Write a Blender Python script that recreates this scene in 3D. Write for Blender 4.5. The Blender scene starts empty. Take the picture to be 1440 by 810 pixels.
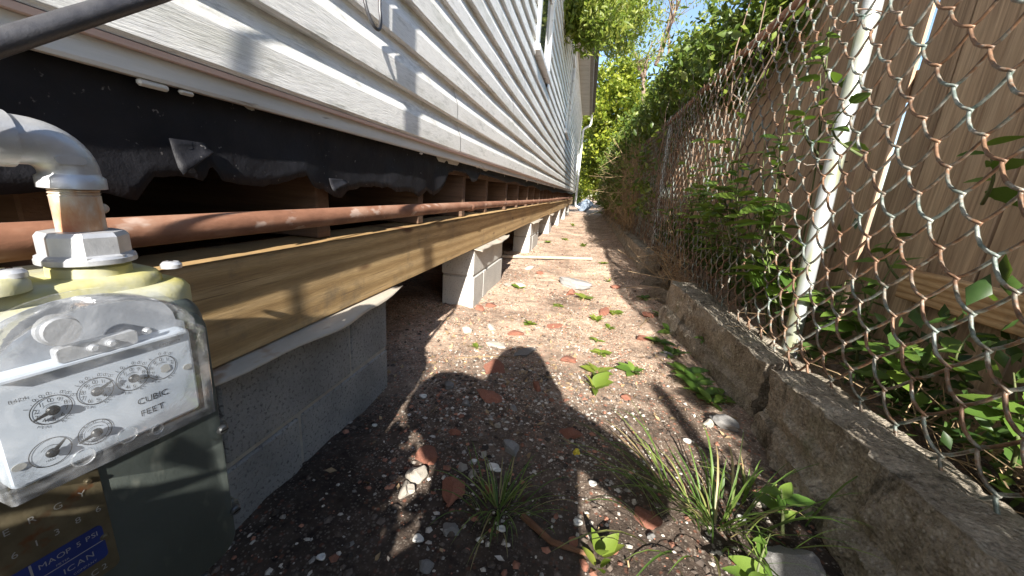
import bpy, math, random
import numpy as np
from mathutils import Vector, Matrix, noise

# ------------------------------------------------------------------ camera, world, sun, exposure
S = bpy.context.scene
C = S.collection
rnd = random.Random(7)
CAMZ = 0.70
FPX = 530.0
_th = math.radians(4.0)
_x, _y = 827 - 720, 276 - 405                      # vanishing point of the alley, in photo pixels from the centre
_u = _x*math.cos(_th) + _y*math.sin(_th)
_v = -_x*math.sin(_th) + _y*math.cos(_th)
_d = np.array([_u, _v, FPX]); _d /= np.linalg.norm(_d)
_up = np.array([0, -1, _v/FPX]); _up /= np.linalg.norm(_up)
ROT = np.array([np.cross(_d, _up), _d, _up])       # camera (right, down, forward) -> world
_r = ROT @ np.array([math.cos(_th), -math.sin(_th), 0])
_dn = ROT @ np.array([math.sin(_th), math.cos(_th), 0])
_f = ROT @ np.array([0, 0, 1.0])
cam = bpy.data.cameras.new('camera'); camo = bpy.data.objects.new('camera', cam); C.objects.link(camo)
camo.matrix_world = Matrix(((_r[0], -_dn[0], -_f[0], 0), (_r[1], -_dn[1], -_f[1], 0), (_r[2], -_dn[2], -_f[2], CAMZ), (0, 0, 0, 1)))
cam.sensor_width = 36; cam.lens = 36*FPX/1440; cam.clip_start = 0.02; cam.clip_end = 2000
S.camera = camo

SUN_EL, SUN_AZ = 28.5, 8.5
_e, _a = math.radians(SUN_EL), math.radians(SUN_AZ)
SUNDIR = Vector((-math.sin(_a)*math.cos(_e), math.cos(_a)*math.cos(_e), -math.sin(_e)))   # the way the light travels
W = bpy.data.worlds.new('World'); S.world = W; W.use_nodes = True
nt = W.node_tree
sky = nt.nodes.new('ShaderNodeTexSky'); sky.sky_type = 'NISHITA'; sky.sun_disc = False
sky.sun_elevation = _e; sky.sun_rotation = math.radians(180 - SUN_AZ); sky.air_density = 1.0; sky.dust_density = 0.6
bg = nt.nodes['Background']; bg.inputs['Strength'].default_value = 0.088
nt.links.new(sky.outputs[0], bg.inputs['Color'])
sl = bpy.data.lights.new('sun', 'SUN'); sl.energy = 5.0; sl.angle = math.radians(0.55); sl.color = (1.0, 0.95, 0.87)
slo = bpy.data.objects.new('sun', sl); C.objects.link(slo)
slo.rotation_euler = SUNDIR.to_track_quat('-Z', 'Y').to_euler()
slo.location = (0, -5, 12)
S.view_settings.view_transform = 'Standard'; S.view_settings.look = 'None'
S.view_settings.exposure = 1.62; S.view_settings.gamma = 1.0
S.render.engine = 'CYCLES'
S.cycles.max_bounces = 8; S.cycles.transparent_max_bounces = 16
S.cycles.use_denoising = True

# ------------------------------------------------------------------ pixel -> place helpers (photo is 1440 x 810)
def ray(px, py):
    x, y = px-720, py-405
    return ROT @ np.array([x*math.cos(_th)+y*math.sin(_th), -x*math.sin(_th)+y*math.cos(_th), FPX])
def on_z(px, py, z=0.0):
    w = ray(px, py); t = (z-CAMZ)/w[2]; return Vector((w[0]*t, w[1]*t, z))
def on_x(px, py, X):
    w = ray(px, py); t = X/w[0]; return Vector((X, w[1]*t, CAMZ+w[2]*t))
def on_y(px, py, Y):
    w = ray(px, py); t = Y/w[1]; return Vector((w[0]*t, Y, CAMZ+w[2]*t))
def nz(x, y, z=0.0): return noise.noise(Vector((x, y, z)))

# ------------------------------------------------------------------ materials
def newmat(name):
    m = bpy.data.materials.new(name); m.use_nodes = True
    t = m.node_tree; return m, t, t.nodes['Principled BSDF'], t.nodes.new, t.links.new
def ramp(t, stops):
    r = t.nodes.new('ShaderNodeValToRGB'); e = r.color_ramp.elements
    while len(e) < len(stops): e.new(0.5)
    for i, (p, c) in enumerate(stops):
        e[i].position = p; e[i].color = (c[0], c[1], c[2], 1)
    return r
def coords(t, scale, kind='Object'):
    tc = t.nodes.new('ShaderNodeTexCoord'); mp = t.nodes.new('ShaderNodeMapping')
    mp.inputs['Scale'].default_value = scale; t.links.new(tc.outputs[kind], mp.inputs['Vector']); return mp.outputs[0]
def noise_node(t, vec, scale, detail=4, rough=0.55, dist=0.0):
    n = t.nodes.new('ShaderNodeTexNoise'); n.inputs['Scale'].default_value = scale
    n.inputs['Detail'].default_value = detail; n.inputs['Roughness'].default_value = rough; n.inputs['Distortion'].default_value = dist
    t.links.new(vec, n.inputs['Vector']); return n
def mixc(t, fac, a, b, mode='MIX'):
    m = t.nodes.new('ShaderNodeMix'); m.data_type = 'RGBA'; m.blend_type = mode
    for sock, v in ((m.inputs[0], fac), (m.inputs[6], a), (m.inputs[7], b)):
        if hasattr(v, 'is_linked') or hasattr(v, 'links'): t.links.new(v, sock)
        elif isinstance(v, (int, float)): sock.default_value = v
        else: sock.default_value = (v[0], v[1], v[2], 1)
    return m.outputs[2]
def bump(t, b, h, strength, dist=0.01):
    n = t.nodes.new('ShaderNodeBump'); n.inputs['Strength'].default_value = strength; n.inputs['Distance'].default_value = dist
    t.links.new(h, n.inputs['Height']); t.links.new(n.outputs[0], b.inputs['Normal'])
def mat(name, stops, scale=8, stretch=(1,1,1), rough=0.7, metal=0.0, bstr=0.2, bdist=0.005, detail=5, spots=None, spot_scale=40, spot_t=0.62, bscale=None, island=0.0, dist=0.0, kind='Object', spec=None):
    m, t, b, N, L = newmat(name)
    v = coords(t, stretch, kind)
    n = noise_node(t, v, scale, detail, 0.6, dist)
    r = ramp(t, stops); L(n.outputs[0], r.inputs[0]); col = r.outputs[0]
    if spots is not None:
        n2 = noise_node(t, v, spot_scale, 3, 0.6)
        r2 = ramp(t, [(spot_t-0.06, (0,0,0)), (spot_t+0.04, (1,1,1))]); L(n2.outputs[0], r2.inputs[0])
        col = mixc(t, r2.outputs[0], col, spots)
    if island:
        g = N('ShaderNodeNewGeometry'); hv = N('ShaderNodeHueSaturation'); mr = N('ShaderNodeMapRange')
        mr.inputs[3].default_value = 1-island; mr.inputs[4].default_value = 1+island
        L(g.outputs['Random Per Island'], mr.inputs[0]); L(mr.outputs[0], hv.inputs['Value']); L(col, hv.inputs['Color']); col = hv.outputs[0]
    L(col, b.inputs['Base Color'])
    b.inputs['Roughness'].default_value = rough; b.inputs['Metallic'].default_value = metal
    if spec is not None: b.inputs['Specular IOR Level'].default_value = spec
    if bstr:
        n3 = noise_node(t, v, bscale or scale*4, 5, 0.65); bump(t, b, n3.outputs[0], bstr, bdist)
    return m
def objtint(m, amount):
    """vary the value of a material a little from object to object"""
    t = m.node_tree; b = t.nodes['Principled BSDF']; src = b.inputs['Base Color'].links[0].from_socket
    oi = t.nodes.new('ShaderNodeObjectInfo'); mr = t.nodes.new('ShaderNodeMapRange'); hv = t.nodes.new('ShaderNodeHueSaturation')
    mr.inputs[3].default_value = 1-amount; mr.inputs[4].default_value = 1+amount
    t.links.new(oi.outputs['Random'], mr.inputs[0]); t.links.new(mr.outputs[0], hv.inputs['Value']); t.links.new(src, hv.inputs['Color'])
    t.links.new(hv.outputs[0], b.inputs['Base Color']); return m
def leafmat(name, stops, rough=0.45, trans=0.35, per_object=False):
    m, t, b, N, L = newmat(name)
    r = ramp(t, stops)
    if per_object:
        oi = N('ShaderNodeObjectInfo'); L(oi.outputs['Random'], r.inputs[0])
    else:
        g = N('ShaderNodeNewGeometry'); L(g.outputs['Random Per Island'], r.inputs[0])
    v = coords(t, (1,1,1)); n = noise_node(t, v, 60, 3)
    col = mixc(t, 0.35, r.outputs[0], mixc(t, 1.0, r.outputs[0], ramp_out(t, n.outputs[0], [(0.3,(0.5,0.55,0.4)),(0.7,(1.3,1.25,1.1))]), 'MULTIPLY'))
    L(col, b.inputs['Base Color']); b.inputs['Roughness'].default_value = rough
    tr = N('ShaderNodeBsdfTranslucent'); L(mixc(t, 0.4, col, (0.25, 0.4, 0.03)), tr.inputs['Color'])
    mx = N('ShaderNodeMixShader'); mx.inputs[0].default_value = trans
    L(b.outputs[0], mx.inputs[1]); L(tr.outputs[0], mx.inputs[2]); L(mx.outputs[0], t.nodes['Material Output'].inputs['Surface'])
    return m
def ramp_out(t, fac, stops):
    r = ramp(t, stops); t.links.new(fac, r.inputs[0]); return r.outputs[0]

M = {}
def ground_mat():
    m, t, b, N, L = newmat('dirt')
    v = coords(t, (1,1,1))
    n = noise_node(t, v, 2.2, 6, 0.6, 0.3)
    base = ramp_out(t, n.outputs[0], [(0.30,(0.070,0.052,0.041)),(0.5,(0.150,0.117,0.095)),(0.72,(0.25,0.200,0.163))])
    n2 = noise_node(t, v, 26, 6, 0.7)
    base = mixc(t, 1.0, base, ramp_out(t, n2.outputs[0], [(0.3,(0.5,0.48,0.46)),(0.7,(1.45,1.4,1.35))]), 'MULTIPLY')
    for sc, w, col in ((90, 0.22, (0.36,0.15,0.095)), (130, 0.24, (0.46,0.40,0.33)), (60, 0.18, (0.030,0.023,0.018)), (210, 0.26, (0.42,0.36,0.30))):
        vo = N('ShaderNodeTexVoronoi'); vo.inputs['Scale'].default_value = sc; L(v, vo.inputs['Vector'])
        sep = N('ShaderNodeSeparateColor'); L(vo.outputs['Color'], sep.inputs[0])
        msk = ramp_out(t, sep.outputs[0], [(1-w-0.01,(0,0,0)),(1-w+0.01,(1,1,1))])
        near = ramp_out(t, vo.outputs['Distance'], [(0.25,(1,1,1)),(0.5,(0,0,0))])
        k = mixc(t, 1.0, msk, near, 'MULTIPLY')
        nn = noise_node(t, v, 3.5, 3); k = mixc(t, 1.0, k, ramp_out(t, nn.outputs[0], [(0.35,(0.15,0.15,0.15)),(0.65,(1,1,1))]), 'MULTIPLY')
        base = mixc(t, k, base, col)
    # darker towards the near end, lighter farther along the path, with an uneven change
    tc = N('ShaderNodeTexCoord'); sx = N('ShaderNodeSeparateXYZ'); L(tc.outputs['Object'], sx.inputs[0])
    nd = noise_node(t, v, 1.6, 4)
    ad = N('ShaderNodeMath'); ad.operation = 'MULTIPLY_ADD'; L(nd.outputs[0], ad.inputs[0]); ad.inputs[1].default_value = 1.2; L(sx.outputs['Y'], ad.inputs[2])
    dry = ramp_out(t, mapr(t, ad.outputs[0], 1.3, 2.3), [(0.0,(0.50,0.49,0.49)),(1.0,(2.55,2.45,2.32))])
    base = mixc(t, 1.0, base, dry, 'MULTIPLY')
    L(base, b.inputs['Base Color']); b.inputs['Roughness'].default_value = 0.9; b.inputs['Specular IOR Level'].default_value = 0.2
    n4 = noise_node(t, v, 85, 8, 0.75); bump(t, b, n4.outputs[0], 0.8, 0.012)
    return m
def mapr(t, s, a, b_):
    mr = t.nodes.new('ShaderNodeMapRange'); mr.inputs[1].default_value = a; mr.inputs[2].default_value = b_
    t.links.new(s, mr.inputs[0]); return mr.outputs[0]
M['dirt'] = ground_mat()

def siding_mat():
    m, t, b, N, L = newmat('white_vinyl')
    v = coords(t, (1,1,1)); vg = coords(t, (60, 26, 520))
    n = noise_node(t, vg, 1.0, 4, 0.6)
    base = ramp_out(t, n.outputs[0], [(0.32,(0.66,0.65,0.63)),(0.55,(0.81,0.80,0.77))])
    nd = noise_node(t, coords(t, (2, 1.1, 5)), 1.6, 6, 0.7)
    base = mixc(t, ramp_out(t, nd.outputs[0], [(0.46,(0,0,0)),(0.70,(0.60,0.60,0.60))]), base, (0.40,0.40,0.31))
    ng = noise_node(t, coords(t, (3, 2.0, 9)), 3.0, 6, 0.75)
    base = mixc(t, ramp_out(t, ng.outputs[0], [(0.53,(0,0,0)),(0.68,(0.65,0.65,0.65))]), base, (0.31,0.31,0.28))
    L(base, b.inputs['Base Color']); b.inputs['Roughness'].default_value = 0.5
    bump(t, b, n.outputs[0], 0.55, 0.0025)
    return objtint(m, 0.035)
M['siding'] = siding_mat()
M['white'] = mat('white_paint', [(0.3,(0.66,0.66,0.64)),(0.6,(0.82,0.82,0.80))], 5, rough=0.5, bstr=0.08, spots=(0.42,0.40,0.34), spot_scale=14, spot_t=0.66)
M['trim'] = mat('skirt_board', [(0.3,(0.46,0.45,0.42)),(0.65,(0.66,0.65,0.62))], 6, (1,0.35,3), rough=0.6, bstr=0.15, spots=(0.25,0.22,0.18), spot_scale=30, spot_t=0.70)
M['pink'] = mat('faded_red_paint', [(0.3,(0.60,0.46,0.43)),(0.7,(0.70,0.57,0.54))], 9, (1,0.3,1), rough=0.6, bstr=0.1)
M['soffit'] = mat('soffit_paint', [(0.3,(0.36,0.36,0.35)),(0.7,(0.46,0.46,0.45))], 4, rough=0.6, bstr=0.05)
M['gutter'] = mat('dark_gutter', [(0.3,(0.10,0.09,0.08)),(0.7,(0.18,0.17,0.16))], 4, rough=0.6, bstr=0.05)
M['roof'] = mat('roof_shingle', [(0.3,(0.06,0.06,0.06)),(0.7,(0.12,0.115,0.11))], 14, rough=0.9, bstr=0.4)
M['tar'] = mat('tar_paper', [(0.3,(0.006,0.006,0.008)),(0.7,(0.014,0.014,0.017))], 12, rough=0.6, spec=0.22, bstr=0.5, bdist=0.006, bscale=26, spots=(0.20,0.19,0.18), spot_scale=75, spot_t=0.74)
M['joist'] = mat('old_joist_wood', [(0.3,(0.065,0.038,0.024)),(0.7,(0.15,0.088,0.054))], 7, (0.4,2.5,6), rough=0.85, bstr=0.4)
def wood_mat(name, a, c, d, stretch, ring, rough=0.75, knots=True):
    m, t, b, N, L = newmat(name)
    v = coords(t, stretch)
    n = noise_node(t, v, 1.3, 3, 0.5, 0.8)
    w = N('ShaderNodeTexWave'); w.wave_type = 'BANDS'; w.bands_direction = 'Z'; w.inputs['Scale'].default_value = ring
    w.inputs['Distortion'].default_value = 7; w.inputs['Detail'].default_value = 3; w.inputs['Detail Scale'].default_value = 1.4; L(v, w.inputs['Vector'])
    col = ramp_out(t, w.outputs[0], [(0.0,a),(0.55,c),(1.0,d)])
    f = noise_node(t, v, 30, 5, 0.7)
    col = mixc(t, 1.0, col, ramp_out(t, f.outputs[0], [(0.3,(0.72,0.70,0.66)),(0.7,(1.12,1.1,1.08))]), 'MULTIPLY')
    st = noise_node(t, coords(t, (2,1,2)), 1.7, 5, 0.6)
    col = mixc(t, ramp_out(t, st.outputs[0], [(0.52,(0,0,0)),(0.72,(0.6,0.6,0.6))]), col, (a[0]*0.55, a[1]*0.55, a[2]*0.6))
    ck = noise_node(t, coords(t, (2, 0.9, 75)), 2.0, 5, 0.7)
    col = mixc(t, ramp_out(t, ck.outputs[0], [(0.60,(0,0,0)),(0.66,(0.7,0.7,0.7))]), col, (a[0]*0.4, a[1]*0.38, a[2]*0.4))
    sp = noise_node(t, coords(t, (1,1,1)), 6, 6, 0.7)
    col = mixc(t, ramp_out(t, sp.outputs[0], [(0.56,(0,0,0)),(0.70,(0.55,0.55,0.55))]), col, (0.12,0.10,0.075))
    if knots:
        vo = N('ShaderNodeTexVoronoi'); vo.inputs['Scale'].default_value = 1.0; L(coords(t, (0.1, 2.4, 9.0)), vo.inputs['Vector'])
        k = ramp_out(t, vo.outputs['Distance'], [(0.05,(0.9,0.9,0.9)),(0.12,(0,0,0))])
        col = mixc(t, k, col, (0.12,0.05,0.02))
    L(col, b.inputs['Base Color']); b.inputs['Roughness'].default_value = rough
    bump(t, b, f.outputs[0], 0.35, 0.003)
    return m
M['beam'] = wood_mat('treated_pine', (0.37,0.24,0.105), (0.48,0.325,0.150), (0.53,0.37,0.185), (0.6,0.45,7.0), 1.1)
M['stud'] = wood_mat('new_stud', (0.42,0.24,0.11), (0.56,0.36,0.19), (0.62,0.42,0.24), (1,1.2,14), 1.2)
def plank_mat():
    m, t, b, N, L = newmat('weathered_plank')
    v = coords(t, (14, 14, 0.9))
    n = noise_node(t, v, 2.0, 6, 0.65, 0.6)
    col = ramp_out(t, n.outputs[0], [(0.28,(0.22,0.148,0.095)),(0.5,(0.375,0.268,0.180)),(0.72,(0.48,0.36,0.25))])
    f = noise_node(t, coords(t, (90, 90, 2.0)), 1.5, 4, 0.6)
    col = mixc(t, 1.0, col, ramp_out(t, f.outputs[0], [(0.3,(0.66,0.64,0.62)),(0.65,(1.15,1.12,1.1))]), 'MULTIPLY')
    st = noise_node(t, coords(t, (5, 5, 1.1)), 1.3, 6, 0.7)
    col = mixc(t, ramp_out(t, st.outputs[0], [(0.50,(0,0,0)),(0.72,(0.6,0.6,0.6))]), col, (0.14,0.098,0.066))
    vo = N('ShaderNodeTexVoronoi'); vo.inputs['Scale'].default_value = 1.0; L(coords(t, (3.0, 9.0, 1.9)), vo.inputs['Vector'])
    col = mixc(t, ramp_out(t, vo.outputs['Distance'], [(0.07,(0.85,0.85,0.85)),(0.13,(0,0,0))]), col, (0.06,0.035,0.022))
    L(col, b.inputs['Base Color']); b.inputs['Roughness'].default_value = 0.85
    bump(t, b, f.outputs[0], 0.6, 0.004)
    return objtint(m, 0.20)
M['plank'] = plank_mat()
M['block'] = objtint(mat('concrete_block', [(0.3,(0.18,0.18,0.178)),(0.5,(0.25,0.25,0.246)),(0.7,(0.33,0.325,0.31))], 7, rough=0.95, bstr=1.0, bdist=0.006, bscale=110, spots=(0.11,0.11,0.11), spot_scale=130, spot_t=0.61, detail=8), 0.06)
M['paleblock'] = objtint(mat('pale_concrete_block', [(0.3,(0.40,0.39,0.365)),(0.7,(0.53,0.52,0.48))], 5, rough=0.95, bstr=0.7, bdist=0.003, bscale=100, spots=(0.24,0.23,0.21), spot_scale=120, spot_t=0.63, detail=8), 0.05)
M['mortar'] = mat('mortar', [(0.3,(0.28,0.26,0.23)),(0.7,(0.40,0.38,0.34))], 30, rough=0.95, bstr=0.5)
M['shield'] = mat('galvanised_sheet', [(0.3,(0.40,0.35,0.28)),(0.7,(0.54,0.49,0.41))], 9, (1,0.5,1), rough=0.65, metal=0.2, bstr=0.15, spots=(0.34,0.24,0.16), spot_scale=18, spot_t=0.66)
def kerb_mat():
    m, t, b, N, L = newmat('rough_concrete')
    v = coords(t, (1,1,1)); n = noise_node(t, v, 7, 8, 0.75, 0.2)
    col = ramp_out(t, n.outputs[0], [(0.30,(0.13,0.108,0.084)),(0.46,(0.28,0.245,0.20)),(0.60,(0.40,0.36,0.305)),(0.75,(0.50,0.465,0.40))])
    n2 = noise_node(t, v, 90, 7, 0.8)
    col = mixc(t, 1.0, col, ramp_out(t, n2.outputs[0], [(0.3,(0.45,0.43,0.40)),(0.65,(1.3,1.27,1.22))]), 'MULTIPLY')
    vo = N('ShaderNodeTexVoronoi'); vo.inputs['Scale'].default_value = 130; L(v, vo.inputs['Vector'])
    sep = N('ShaderNodeSeparateColor'); L(vo.outputs['Color'], sep.inputs[0])
    ag = mixc(t, 1.0, ramp_out(t, sep.outputs[0], [(0.82,(0,0,0)),(0.84,(0.5,0.5,0.5))]), ramp_out(t, vo.outputs['Distance'], [(0.3,(1,1,1)),(0.5,(0,0,0))]), 'MULTIPLY')
    col = mixc(t, ag, col, (0.48,0.44,0.38))
    n5 = noise_node(t, coords(t, (1,1,0.22)), 14, 6, 0.7)
    col = mixc(t, ramp_out(t, n5.outputs[0], [(0.56,(0,0,0)),(0.66,(0.75,0.75,0.75))]), col, (0.055,0.048,0.036))
    n7 = noise_node(t, v, 5, 5, 0.7)
    col = mixc(t, ramp_out(t, n7.outputs[0], [(0.60,(0,0,0)),(0.72,(0.5,0.5,0.5))]), col, (0.10,0.11,0.045))
    L(col, b.inputs['Base Color']); b.inputs['Roughness'].default_value = 0.95; b.inputs['Specular IOR Level'].default_value = 0.2
    hh = mixc(t, 0.5, n2.outputs[0], ramp_out(t, vo.outputs['Distance'], [(0.0,(1,1,1)),(0.6,(0,0,0))]))
    bump(t, b, hh, 1.0, 0.010)
    return m
M['kerb'] = kerb_mat()
M['rust'] = mat('rusty_iron', [(0.25,(0.12,0.048,0.026)),(0.5,(0.25,0.115,0.066)),(0.75,(0.37,0.22,0.15))], 16, (1,0.5,1), rough=0.75, metal=0.1, bstr=0.35, bdist=0.003, spots=(0.42,0.30,0.24), spot_scale=34, spot_t=0.66)
M['galv'] = mat('galvanised_casting', [(0.3,(0.42,0.43,0.45)),(0.7,(0.58,0.59,0.61))], 22, rough=0.42, metal=0.55, bstr=0.25, bdist=0.002, bscale=120, spots=(0.30,0.26,0.20), spot_scale=26, spot_t=0.70)
M['nipple'] = mat('rust_stained_galvanised', [(0.36,(0.52,0.49,0.44)),(0.52,(0.44,0.26,0.15)),(0.68,(0.32,0.10,0.045))], 32, (1,1,0.5), rough=0.55, metal=0.3, bstr=0.2)
M['mossy'] = mat('mossy_grey_casting', [(0.30,(0.35,0.36,0.33)),(0.5,(0.40,0.38,0.20)),(0.7,(0.46,0.41,0.10))], 17, rough=0.6, bstr=0.3, bdist=0.002)
M['meter'] = mat('grey_green_enamel', [(0.35,(0.055,0.066,0.060)),(0.6,(0.072,0.084,0.076)),(0.78,(0.066,0.070,0.026))], 9, (1,1,0.5), rough=0.5, bstr=0.25, bdist=0.002, bscale=90, spots=(0.125,0.135,0.115), spot_scale=28, spot_t=0.66)
M['bolt'] = mat('dark_bolt', [(0.3,(0.05,0.055,0.055)),(0.7,(0.12,0.12,0.12))], 60, rough=0.4, metal=0.5, bstr=0.1)
M['plate'] = mat('silver_index_plate', [(0.3,(0.42,0.47,0.54)),(0.7,(0.52,0.57,0.63))], 6, rough=0.35, metal=0.15, bstr=0.0)
M['backing'] = mat('blue_grey_backing', [(0.3,(0.20,0.215,0.24)),(0.7,(0.28,0.295,0.32))], 18, rough=0.5, bstr=0.1)
M['brass'] = mat('tarnished_brass', [(0.3,(0.105,0.085,0.050)),(0.7,(0.19,0.16,0.10))], 30, rough=0.5, metal=0.5, bstr=0.15, spots=(0.16,0.07,0.03), spot_scale=38, spot_t=0.68)
M['blue'] = mat('blue_label', [(0.3,(0.012,0.025,0.13)),(0.7,(0.02,0.04,0.19))], 20, rough=0.4, bstr=0.0)
M['silverprint'] = mat('silver_print', [(0.3,(0.36,0.36,0.34)),(0.7,(0.44,0.44,0.42))], 20, rough=0.4, metal=0.3, bstr=0.0)
M['ink'] = mat('black_ink', [(0.3,(0.008,0.008,0.01)),(0.7,(0.014,0.014,0.016))], 20, rough=0.5, bstr=0.0)
M['pointer'] = mat('black_pointer', [(0.3,(0.008,0.008,0.008)),(0.7,(0.02,0.02,0.02))], 20, rough=0.25, bstr=0.0)
def clear_mat():
    m, t, b, N, L = newmat('clear_plastic')
    t.nodes.remove(b)
    v = coords(t, (1,1,1)); n = noise_node(t, v, 22, 5, 0.6, 1.5)
    tr = N('ShaderNodeBsdfTransparent'); tr.inputs[0].default_value = (0.95,0.96,0.97,1)
    gl = N('ShaderNodeBsdfGlossy'); gl.inputs['Roughness'].default_value = 0.06; gl.inputs['Color'].default_value = (1,1,1,1)
    df = N('ShaderNodeBsdfDiffuse'); df.inputs['Color'].default_value = (0.75,0.77,0.80,1)
    fr = N('ShaderNodeFresnel'); fr.inputs['IOR'].default_value = 1.55
    bp = N('ShaderNodeBump'); bp.inputs['Strength'].default_value = 0.22; bp.inputs['Distance'].default_value = 0.004; L(n.outputs[0], bp.inputs['Height'])
    L(bp.outputs[0], fr.inputs['Normal']); L(bp.outputs[0], gl.inputs['Normal'])
    m1 = N('ShaderNodeMixShader'); mn = N('ShaderNodeMath'); mn.operation = 'MINIMUM'; mn.inputs[1].default_value = 0.40; L(fr.outputs[0], mn.inputs[0]); L(mn.outputs[0], m1.inputs[0]); L(tr.outputs[0], m1.inputs[1]); L(gl.outputs[0], m1.inputs[2])
    m2 = N('ShaderNodeMixShader'); hz = ramp_out(t, n.outputs[0], [(0.42,(0.03,0.03,0.03)),(0.74,(0.22,0.22,0.22))])
    L(hz, m2.inputs[0]); L(m1.outputs[0], m2.inputs[1]); L(df.outputs[0], m2.inputs[2])
    L(m2.outputs[0], t.nodes['Material Output'].inputs['Surface']); return m
M['clear'] = clear_mat()
def pane_mat():
    m, t, b, N, L = newmat('window_glass')
    b.inputs['Base Color'].default_value = (0.03,0.035,0.04,1); b.inputs['Roughness'].default_value = 0.05
    v = coords(t, (1,1,1)); n = noise_node(t, v, 2, 2); bump(t, b, n.outputs[0], 0.05, 0.01); return m
M['pane'] = pane_mat()
def wire_mat():
    m, t, b, N, L = newmat('weathered_fence_wire')
    v = coords(t, (1,1,1))
    n = noise_node(t, v, 9, 5, 0.75, 0.5); n2 = noise_node(t, v, 45, 4, 0.7)
    galv = ramp_out(t, n2.outputs[0], [(0.35,(0.08,0.115,0.10)),(0.5,(0.19,0.22,0.20)),(0.7,(0.42,0.42,0.38))])
    rst = ramp_out(t, n2.outputs[0], [(0.3,(0.065,0.036,0.024)),(0.7,(0.27,0.155,0.09))])
    col = mixc(t, ramp_out(t, n.outputs[0], [(0.43,(0,0,0)),(0.55,(1,1,1))]), galv, rst)
    L(col, b.inputs['Base Color']); b.inputs['Roughness'].default_value = 0.5; b.inputs['Metallic'].default_value = 0.25
    return m
M['wire'] = wire_mat()
M['post'] = mat('galvanised_post', [(0.3,(0.36,0.39,0.40)),(0.7,(0.54,0.56,0.56))], 8, (1,1,0.3), rough=0.38, metal=0.45, bstr=0.1, spots=(0.34,0.36,0.20), spot_scale=7, spot_t=0.62)
M['cable'] = mat('black_cable', [(0.3,(0.025,0.025,0.03)),(0.7,(0.055,0.055,0.06))], 30, rough=0.45, bstr=0.2)
M['bark'] = mat('bark', [(0.3,(0.10,0.07,0.05)),(0.7,(0.26,0.19,0.14))], 5, (1,1,0.4), rough=0.9, bstr=0.6, bdist=0.02)
M['stem'] = mat('green_stem', [(0.3,(0.07,0.10,0.03)),(0.7,(0.14,0.15,0.06))], 20, rough=0.7, bstr=0.1)
M['dry'] = mat('dry_stems', [(0.3,(0.17,0.115,0.060)),(0.7,(0.38,0.27,0.155))], 6, rough=0.9, bstr=0.0, island=0.35)
M['brick'] = objtint(mat('brick_red', [(0.3,(0.17,0.062,0.038)),(0.7,(0.30,0.125,0.08))], 18, rough=0.95, bstr=0.6, bdist=0.004, spots=(0.45,0.36,0.28), spot_scale=40, spot_t=0.68), 0.2)
M['stone'] = objtint(mat('pale_stone', [(0.3,(0.26,0.23,0.19)),(0.7,(0.44,0.40,0.34))], 25, rough=0.9, bstr=0.4, bdist=0.003), 0.25)
M['greystone'] = objtint(mat('grey_stone', [(0.3,(0.13,0.125,0.12)),(0.7,(0.26,0.25,0.24))], 25, rough=0.9, bstr=0.5, bdist=0.003), 0.25)
M['shell'] = mat('shell_white', [(0.3,(0.55,0.52,0.46)),(0.7,(0.78,0.76,0.72))], 30, rough=0.6, bstr=0.2)
M['chips_pale'] = mat('pale_chips', [(0.3,(0.26,0.23,0.195)),(0.7,(0.46,0.42,0.37))], 40, rough=0.9, bstr=0.0, island=0.5)
M['chips_red'] = mat('brick_crumbs', [(0.3,(0.20,0.085,0.055)),(0.7,(0.36,0.17,0.11))], 40, rough=0.95, bstr=0.0, island=0.4)
M['chips_dark'] = mat('soil_clods', [(0.3,(0.045,0.034,0.027)),(0.7,(0.13,0.10,0.08))], 40, rough=0.95, bstr=0.0, island=0.5)
M['yellow'] = mat('yellow_scrap', [(0.3,(0.55,0.42,0.03)),(0.7,(0.68,0.55,0.06))], 40, rough=0.6, bstr=0.1)
M['tan'] = mat('tan_conduit', [(0.3,(0.36,0.29,0.21)),(0.7,(0.52,0.44,0.34))], 12, rough=0.7, bstr=0.1)
M['wood_old'] = mat('rotten_wood', [(0.3,(0.10,0.045,0.022)),(0.7,(0.22,0.11,0.06))], 14, (1,1,3), rough=0.9, bstr=0.5)
M['tarp'] = mat('blue_grey_tarp', [(0.3,(0.16,0.21,0.28)),(0.7,(0.30,0.36,0.44))], 4, rough=0.5, bstr=0.2)
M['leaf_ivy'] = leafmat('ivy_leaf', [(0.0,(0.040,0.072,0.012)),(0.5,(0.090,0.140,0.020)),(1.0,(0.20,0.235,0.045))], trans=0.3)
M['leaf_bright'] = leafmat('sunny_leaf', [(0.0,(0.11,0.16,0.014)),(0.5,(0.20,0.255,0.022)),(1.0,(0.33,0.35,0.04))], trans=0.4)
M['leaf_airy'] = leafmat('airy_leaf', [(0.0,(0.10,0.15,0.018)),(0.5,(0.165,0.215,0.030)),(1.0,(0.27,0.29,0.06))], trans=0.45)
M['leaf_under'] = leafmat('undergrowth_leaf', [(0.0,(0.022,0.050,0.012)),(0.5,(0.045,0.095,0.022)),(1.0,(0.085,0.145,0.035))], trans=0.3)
M['leaf_fence'] = leafmat('fence_weed_leaf', [(0.0,(0.060,0.125,0.022)),(0.5,(0.11,0.195,0.034)),(1.0,(0.19,0.28,0.05))], trans=0.35, per_object=True)
M['leaf_weed'] = leafmat('path_weed_leaf', [(0.0,(0.12,0.18,0.025)),(0.5,(0.17,0.235,0.035)),(1.0,(0.25,0.28,0.055))], trans=0.35, per_object=True)
M['grass'] = leafmat('grass_blade', [(0.0,(0.055,0.110,0.022)),(0.55,(0.12,0.20,0.04)),(0.80,(0.24,0.28,0.08)),(0.90,(0.36,0.29,0.15))], trans=0.35)
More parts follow.
